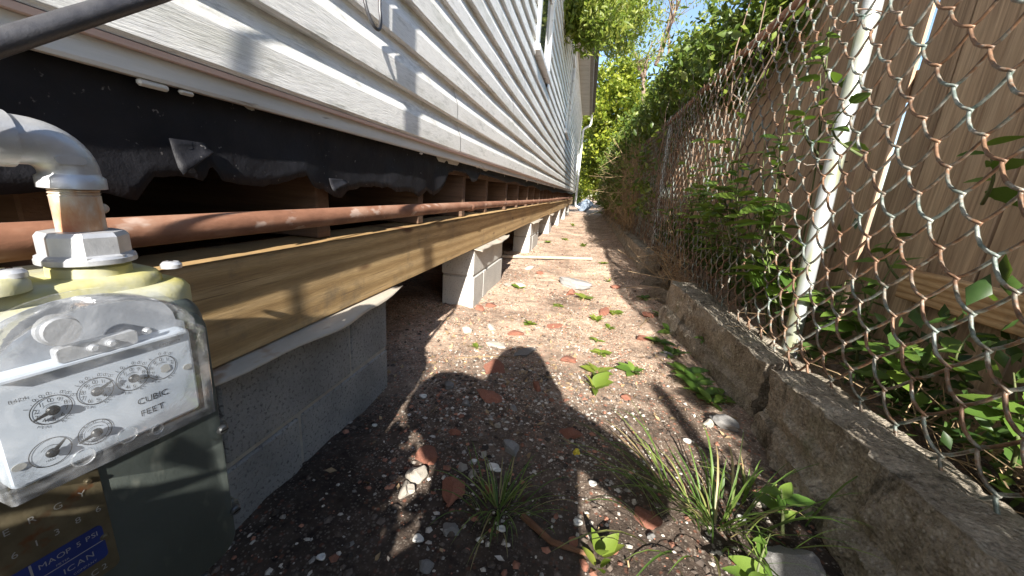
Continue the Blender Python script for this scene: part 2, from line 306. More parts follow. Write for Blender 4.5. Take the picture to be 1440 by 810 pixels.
M['skin'] = mat('skin', [(0.3,(0.45,0.27,0.20)),(0.7,(0.52,0.33,0.25))], 10, rough=0.6, bstr=0.0)
M['shirt'] = mat('grey_shirt', [(0.3,(0.12,0.13,0.15)),(0.7,(0.17,0.18,0.20))], 20, rough=0.9, bstr=0.2)
M['jeans'] = mat('denim', [(0.3,(0.04,0.06,0.11)),(0.7,(0.07,0.10,0.16))], 40, rough=0.9, bstr=0.2)
M['hair'] = mat('dark_hair', [(0.3,(0.02,0.014,0.01)),(0.7,(0.04,0.028,0.02))], 60, rough=0.6, bstr=0.3)

# ------------------------------------------------------------------ object helpers
ROOTLOC = {}
def tag(o, label, cat, group=None, kind=None):
    if label: o['label'] = label
    if cat: o['category'] = cat
    if group: o['group'] = group
    if kind: o['kind'] = kind
    return o
def thing(name, loc, label, cat, group=None):
    o = bpy.data.objects.new(name, None); C.objects.link(o); o.location = loc; o.empty_display_size = 0.1
    ROOTLOC[o.name] = Vector(loc); return tag(o, label, cat, group)
def mesh_obj(name, me, parent=None, loc=None, kind=None):
    o = bpy.data.objects.new(name, me); C.objects.link(o)
    if parent is not None: o.parent = parent
    if loc is not None: o.location = loc
    if kind: o['kind'] = kind
    return o
class MB:
    def __init__(s): s.v, s.f = [], []
    def add(s, vs, fs):
        k = len(s.v); s.v.extend([tuple(p) for p in vs]); s.f.extend([tuple(i+k for i in q) for q in fs]); return s
    def box(s, a, b, ch=0.0):
        (x0,y0,z0),(x1,y1,z1) = a, b
        if ch <= 0:
            return s.add([(x0,y0,z0),(x1,y0,z0),(x1,y1,z0),(x0,y1,z0),(x0,y0,z1),(x1,y0,z1),(x1,y1,z1),(x0,y1,z1)],
                         [(0,3,2,1),(4,5,6,7),(0,1,5,4),(1,2,6,5),(2,3,7,6),(3,0,4,7)])
        c = ch; vs = []
        for x, sx in ((x0,1),(x1,-1)):
            for y, sy in ((y0,1),(y1,-1)):
                for z, sz in ((z0,1),(z1,-1)):
                    vs += [(x, y+sy*c, z+sz*c), (x+sx*c, y, z+sz*c), (x+sx*c, y+sy*c, z)]
        def i(ix, iy, iz, k): return (ix*4+iy*2+iz)*3+k
        fs = []
        for ix in (0,1): fs.append([i(ix,0,0,0),i(ix,0,1,0),i(ix,1,1,0),i(ix,1,0,0)])
        for iy in (0,1): fs.append([i(0,iy,0,1),i(1,iy,0,1),i(1,iy,1,1),i(0,iy,1,1)])
        for iz in (0,1): fs.append([i(0,0,iz,2),i(0,1,iz,2),i(1,1,iz,2),i(1,0,iz,2)])
        for ix in (0,1):
            for iy in (0,1): fs.append([i(ix,iy,0,0),i(ix,iy,0,1),i(ix,iy,1,1),i(ix,iy,1,0)])
            for iz in (0,1): fs.append([i(ix,0,iz,0),i(ix,1,iz,0),i(ix,1,iz,2),i(ix,0,iz,2)])
        for iy in (0,1):
            for iz in (0,1): fs.append([i(0,iy,iz,1),i(1,iy,iz,1),i(1,iy,iz,2),i(0,iy,iz,2)])
        for ix in (0,1):
            for iy in (0,1):
                for iz in (0,1): fs.append([i(ix,iy,iz,0),i(ix,iy,iz,1),i(ix,iy,iz,2)])
        return s.add(vs, fs)
    def tube(s, pts, r, n=8, caps=True):
        pts = [Vector(p) for p in pts]; m = len(pts); rs = r if isinstance(r, (list, tuple)) else [r]*m
        t0 = (pts[1]-pts[0]).normalized()
        ref = Vector((0,0,1)) if abs(t0.z) < 0.9 else Vector((1,0,0))
        a = t0.cross(ref).normalized(); vs = []
        for i, p in enumerate(pts):
            t = (pts[min(i+1,m-1)]-pts[max(i-1,0)])
            t = t.normalized() if t.length > 1e-9 else t0
            a = (a - t*a.dot(t)); a = a.normalized() if a.length > 1e-6 else t.orthogonal().normalized()
            b = t.cross(a)
            for k in range(n):
                q = 2*math.pi*k/n; vs.append(p + (a*math.cos(q)+b*math.sin(q))*rs[i])
        fs = [(i*n+k, i*n+(k+1)%n, (i+1)*n+(k+1)%n, (i+1)*n+k) for i in range(m-1) for k in range(n)]
        if caps: fs += [tuple(range(n-1,-1,-1)), tuple(range((m-1)*n, m*n))]
        return s.add(vs, fs)
    def lathe(s, prof, n=24, M4=None):
        """prof = (radius, height) list; turned about local z, then placed with M4"""
        vs = [Vector((r*math.cos(2*math.pi*k/n), r*math.sin(2*math.pi*k/n), h)) for r, h in prof for k in range(n)]
        if M4 is not None: vs = [M4 @ v for v in vs]
        fs = [(i*n+k, i*n+(k+1)%n, (i+1)*n+(k+1)%n, (i+1)*n+k) for i in range(len(prof)-1) for k in range(n)]
        fs += [tuple(range(n-1,-1,-1)), tuple(range((len(prof)-1)*n, len(prof)*n))]
        return s.add(vs, fs)
    def sweep(s, prof, y0, y1, close=False):
        """profile of (x,z) run along Y"""
        k = len(prof); vs = [(x,y0,z) for x,z in prof] + [(x,y1,z) for x,z in prof]
        fs = [(i,i+1,k+i+1,k+i) for i in range(k-1)]
        if close: fs += [(k-1,0,k,2*k-1), tuple(range(k-1,-1,-1)), tuple(range(k,2*k))]
        return s.add(vs, fs)
    def mesh(s, name, m=None, origin=None, smooth=False):
        me = bpy.data.meshes.new(name)
        vs = s.v if origin is None else [(v[0]-origin[0], v[1]-origin[1], v[2]-origin[2]) for v in s.v]
        me.from_pydata(vs, [], s.f)
        if m is not None: me.materials.append(m)
        if smooth: me.polygons.foreach_set('use_smooth', [True]*len(me.polygons))
        me.update(); return me
    def build(s, name, m, parent=None, smooth=False, kind=None, root=None):
        """coordinates are world ones; the object's origin goes to its thing's base (or its own low centre)"""
        if parent is not None:
            r = root or parent
            while r.parent is not None: r = r.parent
            org = ROOTLOC.get(r.name, Vector((0,0,0)))
            return mesh_obj(name, s.mesh(name, m, org, smooth), parent, kind=kind)
        a = np.array(s.v); org = Vector(((a[:,0].min()+a[:,0].max())/2, (a[:,1].min()+a[:,1].max())/2, a[:,2].min()))
        o = mesh_obj(name, s.mesh(name, m, org, smooth), None, org, kind); ROOTLOC[o.name] = org; return o
def autosmooth(o, ang=40):
    me = o.data; me.polygons.foreach_set('use_smooth', [True]*len(me.polygons))
    try: me.set_sharp_from_angle(angle=math.radians(ang))
    except Exception: pass
    return o
def leaf_cloud(name, P, size, m, parent=None, seed=1, jit=0.35, asp=0.5, kind=None, droop=0.0, up=0.0, org=None):
    """many small folded leaves at points P (N x 3), one mesh"""
    g = np.random.default_rng(seed); P = np.asarray(P, float); n = len(P)
    d = g.normal(size=(n,3)); d[:,2] -= droop; d /= np.linalg.norm(d, axis=1)[:,None]
    q = g.normal(size=(n,3)); q[:,2] += up
    nrm = q - d*(q*d).sum(1)[:,None]; nrm /= np.linalg.norm(nrm, axis=1)[:,None]
    sd = np.cross(d, nrm); L = (size*(1+jit*g.normal(size=n)).clip(0.4,1.8))[:,None]; Wd = L*asp
    b = P - d*L*0.5; tip = P + d*L*0.5; mid = P - nrm*Wd*0.18
    l = P + sd*Wd*0.5 + nrm*Wd*0.12; r = P - sd*Wd*0.5 + nrm*Wd*0.12
    V = np.stack([b, l, tip, r, mid], 1).reshape(-1, 3)
    if parent is not None:
        rt = parent
        while rt.parent is not None: rt = rt.parent
        org = ROOTLOC.get(rt.name, Vector((0,0,0)))
    if org is not None: V = V - np.array(org)
    base = (np.arange(n)*5)[:,None]
    T = np.concatenate([base+np.array([[0,1,4]]), base+np.array([[1,2,4]]), base+np.array([[2,3,4]]), base+np.array([[3,0,4]])], 1).reshape(-1)
    me = bpy.data.meshes.new(name); me.vertices.add(n*5); me.vertices.foreach_set('co', V.reshape(-1))
    me.loops.add(len(T)); me.loops.foreach_set('vertex_index', T.astype(np.int32))
    me.polygons.add(len(T)//3); me.polygons.foreach_set('loop_start', np.arange(0, len(T), 3, dtype=np.int32))
    try: me.polygons.foreach_set('loop_total', np.full(len(T)//3, 3, dtype=np.int32))
    except Exception: pass
    me.update(calc_edges=True); me.validate(); me.materials.append(m)
    return mesh_obj(name, me, parent, None if parent is not None else org, kind)
def clump_points(centres, per, spread, seed):
    g = np.random.default_rng(seed); c = np.asarray(centres, float)
    k = np.repeat(np.arange(len(c)), per); sp = spread*(0.6+0.8*g.random(len(c)))[k][:,None]
    return c[k] + g.normal(size=(len(k),3))*sp*np.array([1,1,0.75])

# ------------------------------------------------------------------ ground
def sstep(a, b, x):
    t = min(1, max(0, (x-a)/(b-a))); return t*t*(3-2*t)
def gh(x, y):
    d = math.hypot(x, y-1.5)
    k = 1.0 if d < 12 else max(0.0, 1-(d-12)/10)
    z = k*(0.020*nz(x*1.3, y*1.3) + 0.014*nz(x*4.1+7, y*4.1) + 0.007*nz(x*13, y*13+3) + 0.0035*nz(x*34, y*34, 2))
    z += 0.035*math.exp(-(((x+0.16)/0.26)**2 + ((y-1.12)/0.30)**2))          # low gravel heap
    z += 0.17*sstep(0.68, 0.80, x)*(1 if y < 40 else 0)                        # neighbour's ground behind the kerb
    z += 0.03*sstep(0.30, 0.60, x)*(1-sstep(0.6,0.7,x))
    return z
def axis(a, b, step, lo, hi, grow=1.16):
    p = list(np.arange(a, b+1e-9, step)); s = step; x = p[-1]
    while x < hi: s *= grow; x += s; p.append(min(x, hi))
    s = step; x = p[0]; q = []
    while x > lo: s *= grow; x -= s; q.append(max(x, lo))
    return q[::-1] + p
def build_ground():
    xs = axis(-0.95, 0.95, 0.016, -400, 400, 1.2); ys = axis(0.2, 3.2, 0.016, -300, 900, 1.045)
    nx, ny = len(xs), len(ys)
    V = [(x, y, gh(x, y)) for y in ys for x in xs]
    F = [(j*nx+i, j*nx+i+1, (j+1)*nx+i+1, (j+1)*nx+i) for j in range(ny-1) for i in range(nx-1)]
    me = bpy.data.meshes.new('ground'); me.from_pydata(V, [], F); me.materials.append(M['dirt'])
    me.polygons.foreach_set('use_smooth', [True]*len(F)); me.update()
    o = mesh_obj('ground', me, kind='structure'); o['label'] = 'bare dirt path of soil, brick crumbs and shell'; return o
build_ground()

# ------------------------------------------------------------------ house
HX = -0.60                                   # outer plane of the siding
Y0, Y1 = -4.0, 16.6
house = thing('raised_house', (-3.0, 6.0, 0.35), 'raised house with white lap siding, torn black tar paper and timber sill on block piers', 'house')
MB().box((-6.2, Y0+0.02, 0.80), (HX-0.035, Y1-0.02, 3.88)).build('wall', M['trim'], house)
CH = 0.127; ZS = 0.855
prof = [(HX-0.020, 0.004), (HX-0.001, 0.0), (HX+0.004, 0.006), (HX+0.002, 0.066), (HX-0.001, 0.074), (HX-0.014, 0.104), (HX-0.017, 0.118), (HX-0.017, CH+0.012)]
WIN = [(3.78, 4.62, 1.98, 3.35), (8.25, 9.15, 1.98, 3.35)]
sid_cache = {}
def siding_piece(y0, y1):
    key = round(y1-y0, 3)
    if key not in sid_cache:
        mb = MB(); n = max(1, int((y1-y0)/0.6)); k = len(prof)
        vs = []; fs = []
        for j in range(n+1):
            y = (y1-y0)*j/n; wob = 0.0022*math.sin(j*2.3+key)+0.0015*math.sin(j*5.1)
            vs += [(x-(house.location.x)+wob, y, z) for x, z in prof]
        fs = [(j*k+i, j*k+i+1, (j+1)*k+i+1, (j+1)*k+i) for j in range(n) for i in range(k-1)]
        mb.add(vs, fs); sid_cache[key] = mb.mesh('siding_board', M['siding'])
    return sid_cache[key]
seam0 = [1.755, 1.70, 0.55, 2.9, 1.2, 3.3, 0.2, 2.2]
for c in range(24):
    z = ZS + c*CH; cuts = [Y0]; y = seam0[c % 8] - 3.66
    while y < Y1:
        if y > Y0+0.2 and y < Y1-0.2: cuts.append(y)
        y += 3.66
    cuts.append(Y1)
    for a, b in zip(cuts, cuts[1:]):
        segs = [(a, b)]
        for (w0, w1, wz0, wz1) in WIN:
            if z+CH > wz0-0.05 and z < wz1+0.05:
                new = []
                for (p, q) in segs:
                    if q <= w0-0.09 or p >= w1+0.09: new.append((p, q)); continue
                    if p < w0-0.09: new.append((p, w0-0.09))
                    if q > w1+0.09: new.append((w1+0.09, q))
                segs = new
        for (p, q) in segs:
            if q-p < 0.05: continue
            mesh_obj('siding_board', siding_piece(p, q), house, Vector((0 + (0.0012 if c % 2 else 0), p-house.location.y, z-house.location.z)))
# skirt board, faded red strip and its torn lip
MB().sweep([(HX-0.024,0.815),(HX-0.012,0.815),(HX-0.010,0.820),(HX-0.012,0.846),(HX-0.024,0.846)], Y0, Y1, True).build('skirt_board', M['trim'], house)
MB().sweep([(HX-0.040,0.8465),(HX-0.001,0.8465),(HX+0.002,0.8535),(HX-0.040,0.8535)], Y0, Y1, True).build('starter_strip', M['pink'], house)
for yy, ln, dz in ((0.455, 0.040, 0.010), (0.51, 0.022, 0.008), (1.36, 0.018, 0.008)):
    mb = MB(); mb.box((HX-0.022, yy, 0.815-dz), (HX-0.013, yy+ln, 0.8145), 0.003); mb.build('torn_felt_scrap', M['trim'], house)
# windows
for (w0, w1, z0, z1) in WIN:
    w = MB(); w.box((HX-0.05, w0, z0), (HX-0.02, w1, z1)); wo = w.build('window', M['white'], house)
    for a, b in (((HX-0.03, w0-0.09, z0-0.02), (HX+0.022, w0+0.01, z1+0.02)), ((HX-0.03, w1-0.01, z0-0.02), (HX+0.022, w1+0.09, z1+0.02)),
                 ((HX-0.03, w0-0.09, z1+0.021), (HX+0.026, w1+0.09, z1+0.12)), ((HX-0.03, w0-0.11, z0-0.07), (HX+0.045, w1+0.11, z0-0.021))):
        MB().box(a, b, 0.004).build('casing' if b[2] > z0 else 'sill', M['white'], wo)
    zm = (z0+z1)/2
    for p0, p1, dx in ((z0+0.04, zm-0.015, 0.0), (zm+0.015, z1-0.04, 0.008)):
        MB().box((HX-0.0195, w0+0.05, p0), (HX-0.012+dx, w1-0.05, p1)).build('pane', M['pane'], wo)
    MB().box((HX-0.0195, w0+0.011, zm-0.0145), (HX+0.002, w1-0.011, zm+0.0145)).build('meeting_rail', M['white'], wo)
# corner trim, eave, roof
MB().box((HX-0.02, Y1+0.001, 0.80), (HX+0.03, Y1+0.09, 3.86), 0.004).build('corner_trim', M['white'], house)
EZ = 3.90
k = 0; y = -4.0
while y < Y1+0.4:                                              # soffit panels one by one
    MB().box((HX-0.04, y, EZ), (-0.345, min(y+0.388, Y1+0.4), EZ+0.012), 0.004).build('soffit_panel', M['soffit'], house); y += 0.40; k += 1
MB().box((-0.344, -4.0, EZ-0.015), (-0.32, Y1+0.4, EZ+0.14), 0.003).build('fascia', M['soffit'], house)
MB().sweep([(x_-0.13, z_) for x_, z_ in ((-0.189,EZ+0.13),(-0.189,EZ+0.02),(-0.10,EZ+0.02),(-0.085,EZ+0.13),(-0.093,EZ+0.13),(-0.105,EZ+0.028),(-0.182,EZ+0.028),(-0.182,EZ+0.13))], -4.0, Y1+0.4, True).build('gutter', M['gutter'], house)
MB().add([(-0.12,-4.3,EZ+0.16),(-0.12,Y1+0.5,EZ+0.16),(-3.4,Y1+0.5,5.6),(-3.4,-4.3,5.6),(-6.7,-4.3,EZ+0.16),(-6.7,Y1+0.5,EZ+0.16),
          (-0.12,-4.3,EZ+0.13),(-0.12,Y1+0.5,EZ+0.13),(-6.7,-4.3,EZ+0.13),(-6.7,Y1+0.5,EZ+0.13)],
         [(0,1,2,3),(3,2,5,4),(0,6,7,1),(6,8,9,7),(4,5,9,8),(0,3,4,8,6),(1,7,9,5,2)]).build('roof', M['roof'], house)
# downpipe at the far corner
dp = [(-0.22, Y1+0.3, EZ+0.02), (-0.22, Y1+0.3, EZ-0.32), (-0.25, Y1+0.29, EZ-0.40), (-0.44, Y1+0.20, EZ-0.52), (-0.50, Y1+0.18, EZ-0.60), (-0.50, Y1+0.18, 0.35), (-0.47, Y1+0.17, 0.26), (-0.30, Y1+0.10, 0.20)]
autosmooth(MB().tube(dp, 0.045, 10).build('downpipe', M['white'], house))
# floor, joists, sill beam, unseen panels added to keep the underside dark
MB().box((-6.2, Y0, 0.76), (-0.66, Y1, 0.799)).build('subfloor', M['joist'], house)
MB().box((-6.25, Y0, 0.0), (-6.2, Y1, 0.80)).build('rear_light_block', M['joist'], house)
MB().box((-6.2, Y0-0.05, 0.0), (-0.75, Y0, 0.80)).build('end_light_block', M['joist'], house)
MB().box((-6.2, Y1-0.05, 0.0), (-0.75, Y1, 0.80)).build('end_light_block', M['joist'], house)
jm = MB().box((-2.4, -0.024, 0.0), (0.0, 0.024, 0.212), 0.003).mesh('floor_joist', M['joist'])
yj = 0.905 - 0.553*8; i = 0
while yj < Y1-0.2:
    o = mesh_obj('floor_joist', jm, house, Vector((-0.655 + rnd.uniform(-0.02, 0.008), yj+rnd.uniform(-0.02,0.02), 0.5475)) - house.location)
    o.rotation_euler = (0, 0, rnd.uniform(-0.02, 0.02)); yj += 0.553; i += 1
for a, b, dz in ((-3.9, 6.55, 0.0), (6.56, 12.3, -0.012), (12.31, 16.4, 0.004)):
    mb = MB(); n = 24; vs = []; fs = []
    pr = [(-0.76,0.356),(-0.625,0.356),(-0.617,0.361),(-0.617,0.538),(-0.624,0.545),(-0.76,0.545)]
    for j in range(n+1):
        y = a+(b-a)*j/n; w = 0.003*math.sin(y*0.9)
        vs += [(x+w, y, z+dz) for x, z in pr]
    kk = len(pr)
    fs = [(j*kk+i, j*kk+(i+1)%kk, (j+1)*kk+(i+1)%kk, (j+1)*kk+i) for j in range(n) for i in range(kk)]
    fs += [tuple(range(kk-1,-1,-1)), tuple(range(n*kk, (n+1)*kk))]
    mb.add(vs, fs).build('sill_beam', M['beam'], house)
# torn tar paper hanging below the siding
TAR = [(-4,-0.05),(0.0,-0.04),(0.309,-0.043),(0.344,-0.037),(0.405,-0.040),(0.438,-0.046),(0.465,-0.017),(0.501,-0.012),(0.54,-0.019),(0.548,0.004),(0.556,0.006),(0.571,-0.018),(0.66,-0.026),(0.72,-0.012),(0.782,0.003),(0.803,-0.021),(0.85,-0.036),(0.907,-0.047),(0.94,-0.030),(1.006,-0.016),(1.145,-0.015),(1.20,-0.03),(1.30,-0.025),(1.386,-0.046),(1.45,-0.02),(1.524,-0.043),(1.60,-0.01),(1.70,0.06),(1.779,0.075),(1.95,0.07),(2.05,0.03),(2.139,0.045),(2.2,0.08),(2.6,0.075),(3.0,0.06),(3.3,0.08),(3.9,0.05),(4.4,0.075),(5.2,0.03),(6,0.06),(7,0.02),(8,0.05),(9.5,0.03),(11,0.06),(13,0.03),(16.4,0.05)]
def tar_z(y):
    for (a, za), (b, zb) in zip(TAR, TAR[1:]):
        if a <= y <= b: return za+(zb-za)*(y-a)/(b-a)
    return 0
mb = MB(); ys = list(np.arange(-3.9, 0.2, 0.2)) + list(np.arange(0.2, 2.3, 0.007)) + list(np.arange(2.3, 16.3, 0.05)); rows = 9
vs = []
for y in ys:
    zb = 0.70 + tar_z(y) + 0.006*nz(y*22, 1.0) + 0.004*nz(y*70, 5.0); zt = 0.835
    for r_ in range(rows):
        t = r_/(rows-1); z = zt+(zb-zt)*t
        x = -0.634 + 0.005*nz(y*3.2, z*9) + 0.0025*nz(y*14, z*20) + t*t*(0.006+0.010*nz(y*6.0, 3.3))
        vs.append((x, y, z))
fs = [(j*rows+i, j*rows+i+1, (j+1)*rows+i+1, (j+1)*rows+i) for j in range(len(ys)-1) for i in range(rows-1)]
tp = mb.add(vs, fs).build('tar_paper', M['tar'], house, smooth=True)
sm = tp.modifiers.new('thickness', 'SOLIDIFY'); sm.thickness = 0.0025
# curled flaps of the tear
for yy, zz, sx, sz, tilt in ((0.520, 0.722, 0.055, 0.052, 0.55), (0.885, 0.680, 0.06, 0.030, 0.4)):
    mb = MB(); vs = []; fs = []
    for j in range(6):
        for i2 in range(6):
            a, b = j/5, i2/5; w = (1-a*0.75)
            vs.append((-0.624+0.026*b*b*tilt+0.004*nz(a*5,b*5,yy), yy+(a-0.5)*sx, zz+0.02-b*sz*w))
    fs = [(j*6+i2, j*6+i2+1, (j+1)*6+i2+1, (j+1)*6+i2) for j in range(5) for i2 in range(5)]
    o = mb.add(vs, fs).build('tar_flap', M['tar'], house, smooth=True); o.modifiers.new('thickness', 'SOLIDIFY').thickness = 0.002

# ------------------------------------------------------------------ piers
_blk = {}
def block_mesh(lx, ly, lz, m):
    key = (round(lx,3), round(ly,3), round(lz,3), m.name)
    if key not in _blk: _blk[key] = MB().box((-lx/2, -ly/2, 0), (lx/2, ly/2, lz), 0.004).mesh('concrete_block', m)
    return _blk[key]
def pier(y0, y1, courses, label, m, shield=True, near_len=None, seed=0, xw=0.20, dz=0.0):
    """courses: (z0, z1, [joint positions])"""
    r = random.Random(seed); ft = thing('block_pier', (-0.72, (y0+y1)/2, 0), label, 'pier', 'block piers under the sill')
    xc = -0.617 - xw/2 + 0.0
    mo = MB().box((xc-xw/2+0.006, y0+0.006, -0.06), (xc+xw/2-0.006, y1-0.006, courses[-1][1]+dz-0.002)); mo.build('mortar', M['mortar'], ft)
    for (z0, z1, js) in courses:
        e = [y0] + js + [y1]
        for a, b in zip(e, e[1:]):
            g0 = 0.0 if a == y0 else 0.006; g1 = 0.0 if b == y1 else 0.006
            o = mesh_obj('concrete_block', block_mesh(xw, b-a-g0-g1, z1-z0-0.012, m), ft, Vector((xc + r.uniform(-0.003,0.003), (a+g0+b-g1)/2, z0+0.006)) - ft.location)
    if shield:
        mb = MB(); n = 40; vs = []; top = courses[-1][1]
        for j in range(n+1):
            y = y0-0.02 + (y1-y0+0.08)*j/n
            bend = 0.010*math.sin(y*9+seed)+0.006*math.sin(y*23+seed*2)
            dr = 0.002 + 0.008*(0.5+0.5*math.sin(y*7.0+seed*1.3)) + (0.0 if y < y1-0.1 else -0.02*(y-y1+0.1)/0.16)
            for x, z in ((-0.83, top+0.0015), (-0.622, top+0.0015), (-0.605, top-0.001), (-0.585+bend, top-0.004-dr*0.5), (-0.578+bend, top-0.008-dr)):
                vs.append((x, y, z))
        fs = [(j*5+i, j*5+i+1, (j+1)*5+i+1, (j+1)*5+i) for j in range(n) for i in range(4)]
        o = mb.add(vs, fs).build('metal_shield', M['shield'], ft, smooth=True); o.modifiers.new('thickness', 'SOLIDIFY').thickness = 0.0012
    return ft
pier(-0.50, 1.108, [(-0.055, 0.149, [-0.11, 0.29, 0.695]), (0.149, 0.3545, [-0.30, 0.10, 0.50, 0.902])], 'long grey concrete block pier beside the gas meter, rusty sheet edge on top', M['block'], seed=1)
pl = ['pale concrete block pier with bent metal shield, second after the gas meter', 'third concrete block pier along the sill past the gas meter',
      'fourth concrete block pier along the sill past the gas meter', 'fifth concrete block pier along the sill past the gas meter', 'sixth concrete block pier along the sill past the gas meter', 'last concrete block pier before the downpipe corner']
for i, y in enumerate((2.125, 4.44, 6.75, 9.05, 11.4, 13.8)):
    L_ = 0.78 if i < 2 else 0.42
    pier(y, y+L_, [(-0.03, 0.186, [y+0.22] if i < 2 else []), (0.186, 0.3545 if i < 2 else 0.342 if 1 < i < 4 else 0.3545, [y+0.58] if i == 1 else [])], pl[i], M['paleblock'], seed=i+2, shield=i < 3)

# ------------------------------------------------------------------ rusty gas pipe along the sill
gp = []
for j in range(90):
    y = -1.2 + j*0.185
    gp.append((-0.5965 + 0.002*math.sin(y*1.1), y, 0.606 + 0.006*math.sin(y*0.7+1) - 0.001*y*0.3))
gpipe = thing('gas_pipe', (-0.57, 0.3, 0.6), 'long rusty iron gas pipe running along the sill beam', 'pipe')
autosmooth(MB().tube(gp, 0.0205, 18).build('pipe_run', M['rust'], gpipe))
for yy in (1.93, 7.6, 12.2):
    autosmooth(MB().tube([(-0.5965, yy-0.03, 0.606),(-0.5965, yy-0.022, 0.606),(-0.5965, yy+0.022, 0.606),(-0.5965, yy+0.03, 0.606)], [0.0215,0.0245,0.0245,0.0215], 18).build('coupling', M['rust'], gpipe))
# ------------------------------------------------------------------ gas meter
azm = math.radians(9); EU = Vector((math.sin(azm), math.cos(azm), 0)); EN = Vector((math.cos(azm), -math.sin(azm), 0)); MA = Vector((-0.41514, 0.20073, 0))
def mp(u, n, z): return MA + EU*u + EN*n + Vector((0,0,z+CAMZ))
MROT = Matrix(((EU.x, 0, EN.x), (EU.y, 0, EN.y), (0, 1, 0)))      # local (u, up, out) -> world
meter = thing('gas_meter', mp(0.02, -0.09, -0.70), 'grey green gas meter with clear dial cover and galvanised elbow beside the sill', 'gas meter')
def slab(poly, n0, n1, ch=0.0):
    """outline of (u,z) pushed from depth n0 to n1 (n1 outermost), with a chamfer on the front rim"""
    mb = MB(); k = len(poly); cu = sum(p[0] for p in poly)/k; cz = sum(p[1] for p in poly)/k
    def ins(p, c):
        d = math.hypot(p[0]-cu, p[1]-cz); f = max(0, (d-c)/d); return (cu+(p[0]-cu)*f, cz+(p[1]-cz)*f)
    rings = [(poly, n0), (poly, n1-ch)] + ([([ins(p, ch*0.35) for p in poly], n1-ch*0.4), ([ins(p, ch) for p in poly], n1)] if ch else [])
    vs = [mp(u, n, z) for ring, n in rings for u, z in ring]
    fs = [(r*k+i, r*k+(i+1)%k, (r+1)*k+(i+1)%k, (r+1)*k+i) for r in range(len(rings)-1) for i in range(k)]
    fs += [tuple(range(k-1,-1,-1)), tuple(range((len(rings)-1)*k, len(rings)*k))]
    return mb.add(vs, fs)
def rrect(u0, u1, z0, z1, r, n=6):
    pts = []
    for cx, cz, a0 in ((u1-r, z1-r, 0), (u0+r, z1-r, 90), (u0+r, z0+r, 180), (u1-r, z0+r, 270)):
        for i in range(n+1):
            a = math.radians(a0+90*i/n); pts.append((cx+r*math.cos(a), cz+r*math.sin(a)))
    return pts
UC = 0.018
autosmooth(slab(rrect(UC-0.122, UC+0.120, -0.502, -0.135, 0.030, 8), -0.175, -0.022, 0.012).build('body', M['meter'], meter))
autosmooth(slab(rrect(UC-0.118, UC+0.116, -0.490, -0.150, 0.026, 8), -0.0215, -0.0185, 0.002).build('front_cover', M['meter'], meter))
def knob(u, z, n, r, name, m, parent, h=0.008):
    M4 = Matrix.Translation(mp(u, n, z)) @ MROT.to_4x4()
    pts = MB().lathe([(r*1.25, 0), (r*1.25, h*0.25), (r, h*0.3), (r, h*0.75), (r*0.72, h)], 16, M4)
    return autosmooth(pts.build(name, m, parent), 35)
for (u, z) in ((0.134, -0.31), (0.1355, -0.433), (-0.098, -0.31), (-0.098, -0.433), (0.09, -0.497), (-0.05, -0.497)):
    slab([(u+0.011*math.cos(a*math.pi/6), z+0.011*math.sin(a*math.pi/6)) for a in range(12)], -0.05, -0.0225, 0.003).build('bolt_lug', M['meter'], meter)
    bo = knob(u, z, -0.0224, 0.0062, 'bolt', M['bolt'], meter, 0.009)
    slab([(u-0.0045, z-0.0008), (u+0.0045, z-0.0008), (u+0.0045, z+0.0008), (u-0.0045, z+0.0008)], -0.0136, -0.0131).build('slot', M['pointer'], bo)
# top casting: plan outline in (u,n), stacked in z
def plan(poly, z0, z1, ch=0.0):
    k = len(poly); cu = sum(p[0] for p in poly)/k; cn = sum(p[1] for p in poly)/k
    def ins(p, c):
        d = math.hypot(p[0]-cu, p[1]-cn); f = (d-c)/d; return (cu+(p[0]-cu)*f, cn+(p[1]-cn)*f)
    rings = [(poly, z0), (poly, z1-ch)] + ([([ins(p, ch*0.4) for p in poly], z1-ch*0.35), ([ins(p, ch*1.2) for p in poly], z1)] if ch else [])
    vs = [mp(u, n, z) for ring, z in rings for u, n in ring]
    fs = [(r*k+i, r*k+(i+1)%k, (r+1)*k+(i+1)%k, (r+1)*k+i) for r in range(len(rings)-1) for i in range(k)]
    fs += [tuple(range(k-1,-1,-1)), tuple(range((len(rings)-1)*k, len(rings)*k))]
    return MB().add(vs, fs)
autosmooth(plan(rrect(UC-0.125, UC+0.128, -0.180, -0.026, 0.045, 8), -0.150, -0.122, 0.010).build('top_casting', M['mossy'], meter))
autosmooth(plan(rrect(UC-0.110, UC+0.108, -0.160, -0.040, 0.040, 8), -0.1225, -0.108, 0.008).build('raised_cap', M['mossy'], meter))
autosmooth(plan(rrect(UC-0.120, UC+0.005, -0.120, -0.030, 0.024, 8), -0.1085, -0.096, 0.006).build('cap_rib', M['mossy'], meter))
for (u, n) in ((0.012, -0.048), (0.128, -0.055), (0.10, -0.165)):
    M4 = Matrix.Translation(mp(u, n, -0.109 if u > 0.05 else -0.097))
    b1 = autosmooth(MB().lathe([(0.0095,0),(0.0095,0.004),(0.007,0.0068),(0.002,0.0074)], 18, M4).build('cap_screw', M['galv'], meter))
    MB().lathe([(0.0022,0.0073),(0.0022,0.0079)], 8, M4).build('socket', M['pointer'], b1)
